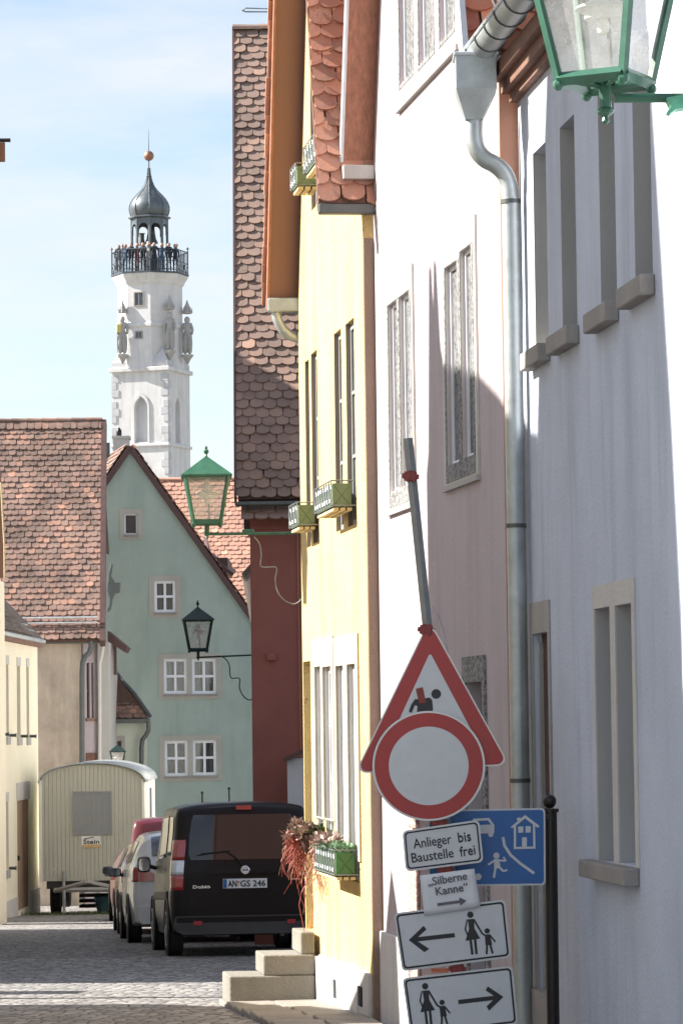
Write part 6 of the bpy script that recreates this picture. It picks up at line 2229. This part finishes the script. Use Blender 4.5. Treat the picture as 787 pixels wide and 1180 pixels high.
MB().fbox(FS, *(lambda a, b: (a[0], b[0], a[1], b[1]))(FS.sz(497, 1121.5), FS.sz(517, 1116.5)), -.01, .0).build('reflector_strip', 'orange', post)

# ================================================================== houses across the street, left of the picture (they throw the shadows)
SUN = V((-.80, .12, .585)).normalized()
XO = -5.6
def proj(p):
    k = (p.x - XO) / -SUN.x
    q = p + SUN * k
    return (q.y, q.z)
def onP(px, py): return proj(FP.w(*FP.sz(px, py)))
def onW(px, py): return proj(FW.w(*FW.sz(px, py)))
FO = TF(V((XO, 0, 0)), V((0, 1, 0)), V((1, 0, 0)))
def occ(name, outline, depth, label, wallm, cat='house', zfoot=-3.2):
    ys = [p[0] for p in outline]
    r = thing(name, (XO - depth / 2, (min(ys) + max(ys)) / 2, gz((min(ys) + max(ys)) / 2)), label, cat)
    mb = MB(); mb.slab(FO, [(min(ys), zfoot)] + outline + [(max(ys), zfoot)], [], -depth, 0); mb.build('wall', wallm, r)
    return r, min(ys), max(ys)
# lower house with two chimneys
lo = [onW(619, 497), onP(590, 481), onP(575, 455), onP(553, 432), onP(512, 418), onP(504, 385)]
c1 = [onP(503, 300), onP(499.5, 298), onP(499.2, 352), onP(497.8, 352), onP(497.5, 306), onP(494, 306)]
far = [onP(493.5, 520), onP(488.5, 545)]
ol = [(a, b) for a, b in lo + c1 + far]
# make y strictly increasing
for i in range(1, len(ol)):
    if ol[i][0] <= ol[i - 1][0]: ol[i] = (ol[i - 1][0] + .01, ol[i][1])
ol[-1] = (ol[-2][0] + .08, ol[-1][1])
occ('town_house', ol, 1.4, 'low house left of the frame whose roofline shades the pink wall', 'beige')
# tall gabled house nearer the camera
hi = [(onW(787, 800)[0] - 3.2, onW(787, 800)[1] - .4), onW(787, 800), onW(787, 750), onW(775, 640), onW(764, 540), onW(757, 370), onW(752, 240), onW(748, 100), onW(737, -120), onW(690, -320), onW(640, -120), onW(631, 60), onW(624, 260), onW(620, 490)]
for i in range(1, len(hi)):
    if hi[i][0] <= hi[i - 1][0]: hi[i] = (hi[i - 1][0] + .01, hi[i][1])
hi[-1] = (ol[0][0] - .01, hi[-1][1])
occ('town_house', hi, 3.5, 'tall gabled house left of the frame that shades the white wall', 'cream')
# unseen wall and pier, added and shaped to shade the gap
g0 = ol[-1][0] + .02
gwl = [(g0, 1.75), (25.0, 2.0), (25.15, 2.9), (25.5, 3.3), (26.0, 2.4), (27.0, 1.9), (28.4, 1.2), (29.05, .7), (29.1, -.2)]
occ('shadow_wall', gwl, .4, 'unseen wall left of the frame, shaped to shade the near street', 'beige', 'wall')
occ('shadow_pier', [(31.2, -.5), (31.22, .0), (31.86, .0), (31.9, -.5)], .4, 'unseen pier left of the frame, added to cast a dark band on the street', 'stone', 'pier', -2.9)
# long row further down the street
rowh = [(34.2, 5.2), (34.6, 7.2), (35.5, 8.4), (46.0, 8.7), (47.4, 8.75), (50.0, 8.3), (55.0, 8.2), (57.0, 4.0), (57.1, -4.0)]
XO_ = FO
FO = TF(V((-5.6 + .05 * 31.7, 0, 0)), V((-.05, 1, 0)), V((1, .05, 0)))
occ('town_house', rowh, 2.5, 'long row house left of the frame that shades the parked cars', 'cream', 'house', -4.2)

# unseen white house, added so its sunlit wall throws light back across the street
bounce_house = thing('town_house', (0.5, 66, gz(66)), 'unseen white house behind the red house, added to bounce sunlight across the street', 'house')
FBk = Frame((-1.25, 53.5), (-1.85, 81.0))
mb = MB(); mb.slab(FBk, [(0, -4.8), (FBk.L, -4.8), (FBk.L, 2.4), (0, 2.4)], [], -1.0, 0); mb.build('wall', 'tower', bounce_house)
mb = MB(); mb.add([FBk.w(-.2, 2.3, .3), FBk.w(FBk.L + .2, 2.3, .3), FBk.w(FBk.L + .2, 5.2, -2.4), FBk.w(-.2, 5.2, -2.4)], [(0, 1, 2, 3)]); mb.build('roof', 'tile_grey', bounce_house, solid=.08)

# ================================================================== WORLD AND LIGHT
elev = math.asin(SUN.z)
azim = math.atan2(SUN.x, SUN.y)     # clockwise from +Y
wd = bpy.data.worlds.new('World'); sc.world = wd; wd.use_nodes = True
nt = wd.node_tree
bg = nt.nodes['Background']
sky = nt.nodes.new('ShaderNodeTexSky')
sky.sky_type = 'NISHITA'; sky.sun_disc = False
sky.sun_elevation = elev; sky.sun_rotation = azim
sky.air_density = 1.0; sky.dust_density = 0.6; sky.ozone_density = 1.5
tc = nt.nodes.new('ShaderNodeTexCoord')
mp = nt.nodes.new('ShaderNodeMapping'); mp.inputs['Scale'].default_value = (2.2, 2.2, 9.0); mp.inputs['Rotation'].default_value = (.06, .12, 0)
nt.links.new(tc.outputs['Generated'], mp.inputs[0])
nz = N(nt, 'ShaderNodeTexNoise', Scale=3.2, Detail=7, Roughness=.55)
nt.links.new(mp.outputs[0], nz.inputs['Vector'])
cl_ = ramp(nt, nz.outputs['Fac'], [(.36, (.04,) * 3), (.70, (.85,) * 3)])
mixw = nt.nodes.new('ShaderNodeMixRGB'); nt.links.new(cl_, mixw.inputs[0]); nt.links.new(sky.outputs[0], mixw.inputs[1]); mixw.inputs[2].default_value = (CLOUD, CLOUD * 1.0, CLOUD * 1.02, 1)
nt.links.new(mixw.outputs[0], bg.inputs[0])
bg.inputs[1].default_value = SKY_STR
sd = bpy.data.lights.new('sun', 'SUN'); sd.energy = SUN_STR; sd.angle = math.radians(.5); sd.color = (1, .95, .86)
so = bpy.data.objects.new('sun', sd); COL.objects.link(so)
so.rotation_euler = SUN.to_track_quat('Z', 'Y').to_euler()
so.location = (-30, 10, 40)
sc.view_settings.view_transform = 'Standard'; sc.view_settings.look = 'None'
sc.view_settings.exposure = EXPO; sc.view_settings.gamma = 1
sc.render.engine = 'CYCLES'
sc.cycles.max_bounces = 8; sc.cycles.diffuse_bounces = 4; sc.cycles.transparent_max_bounces = 12
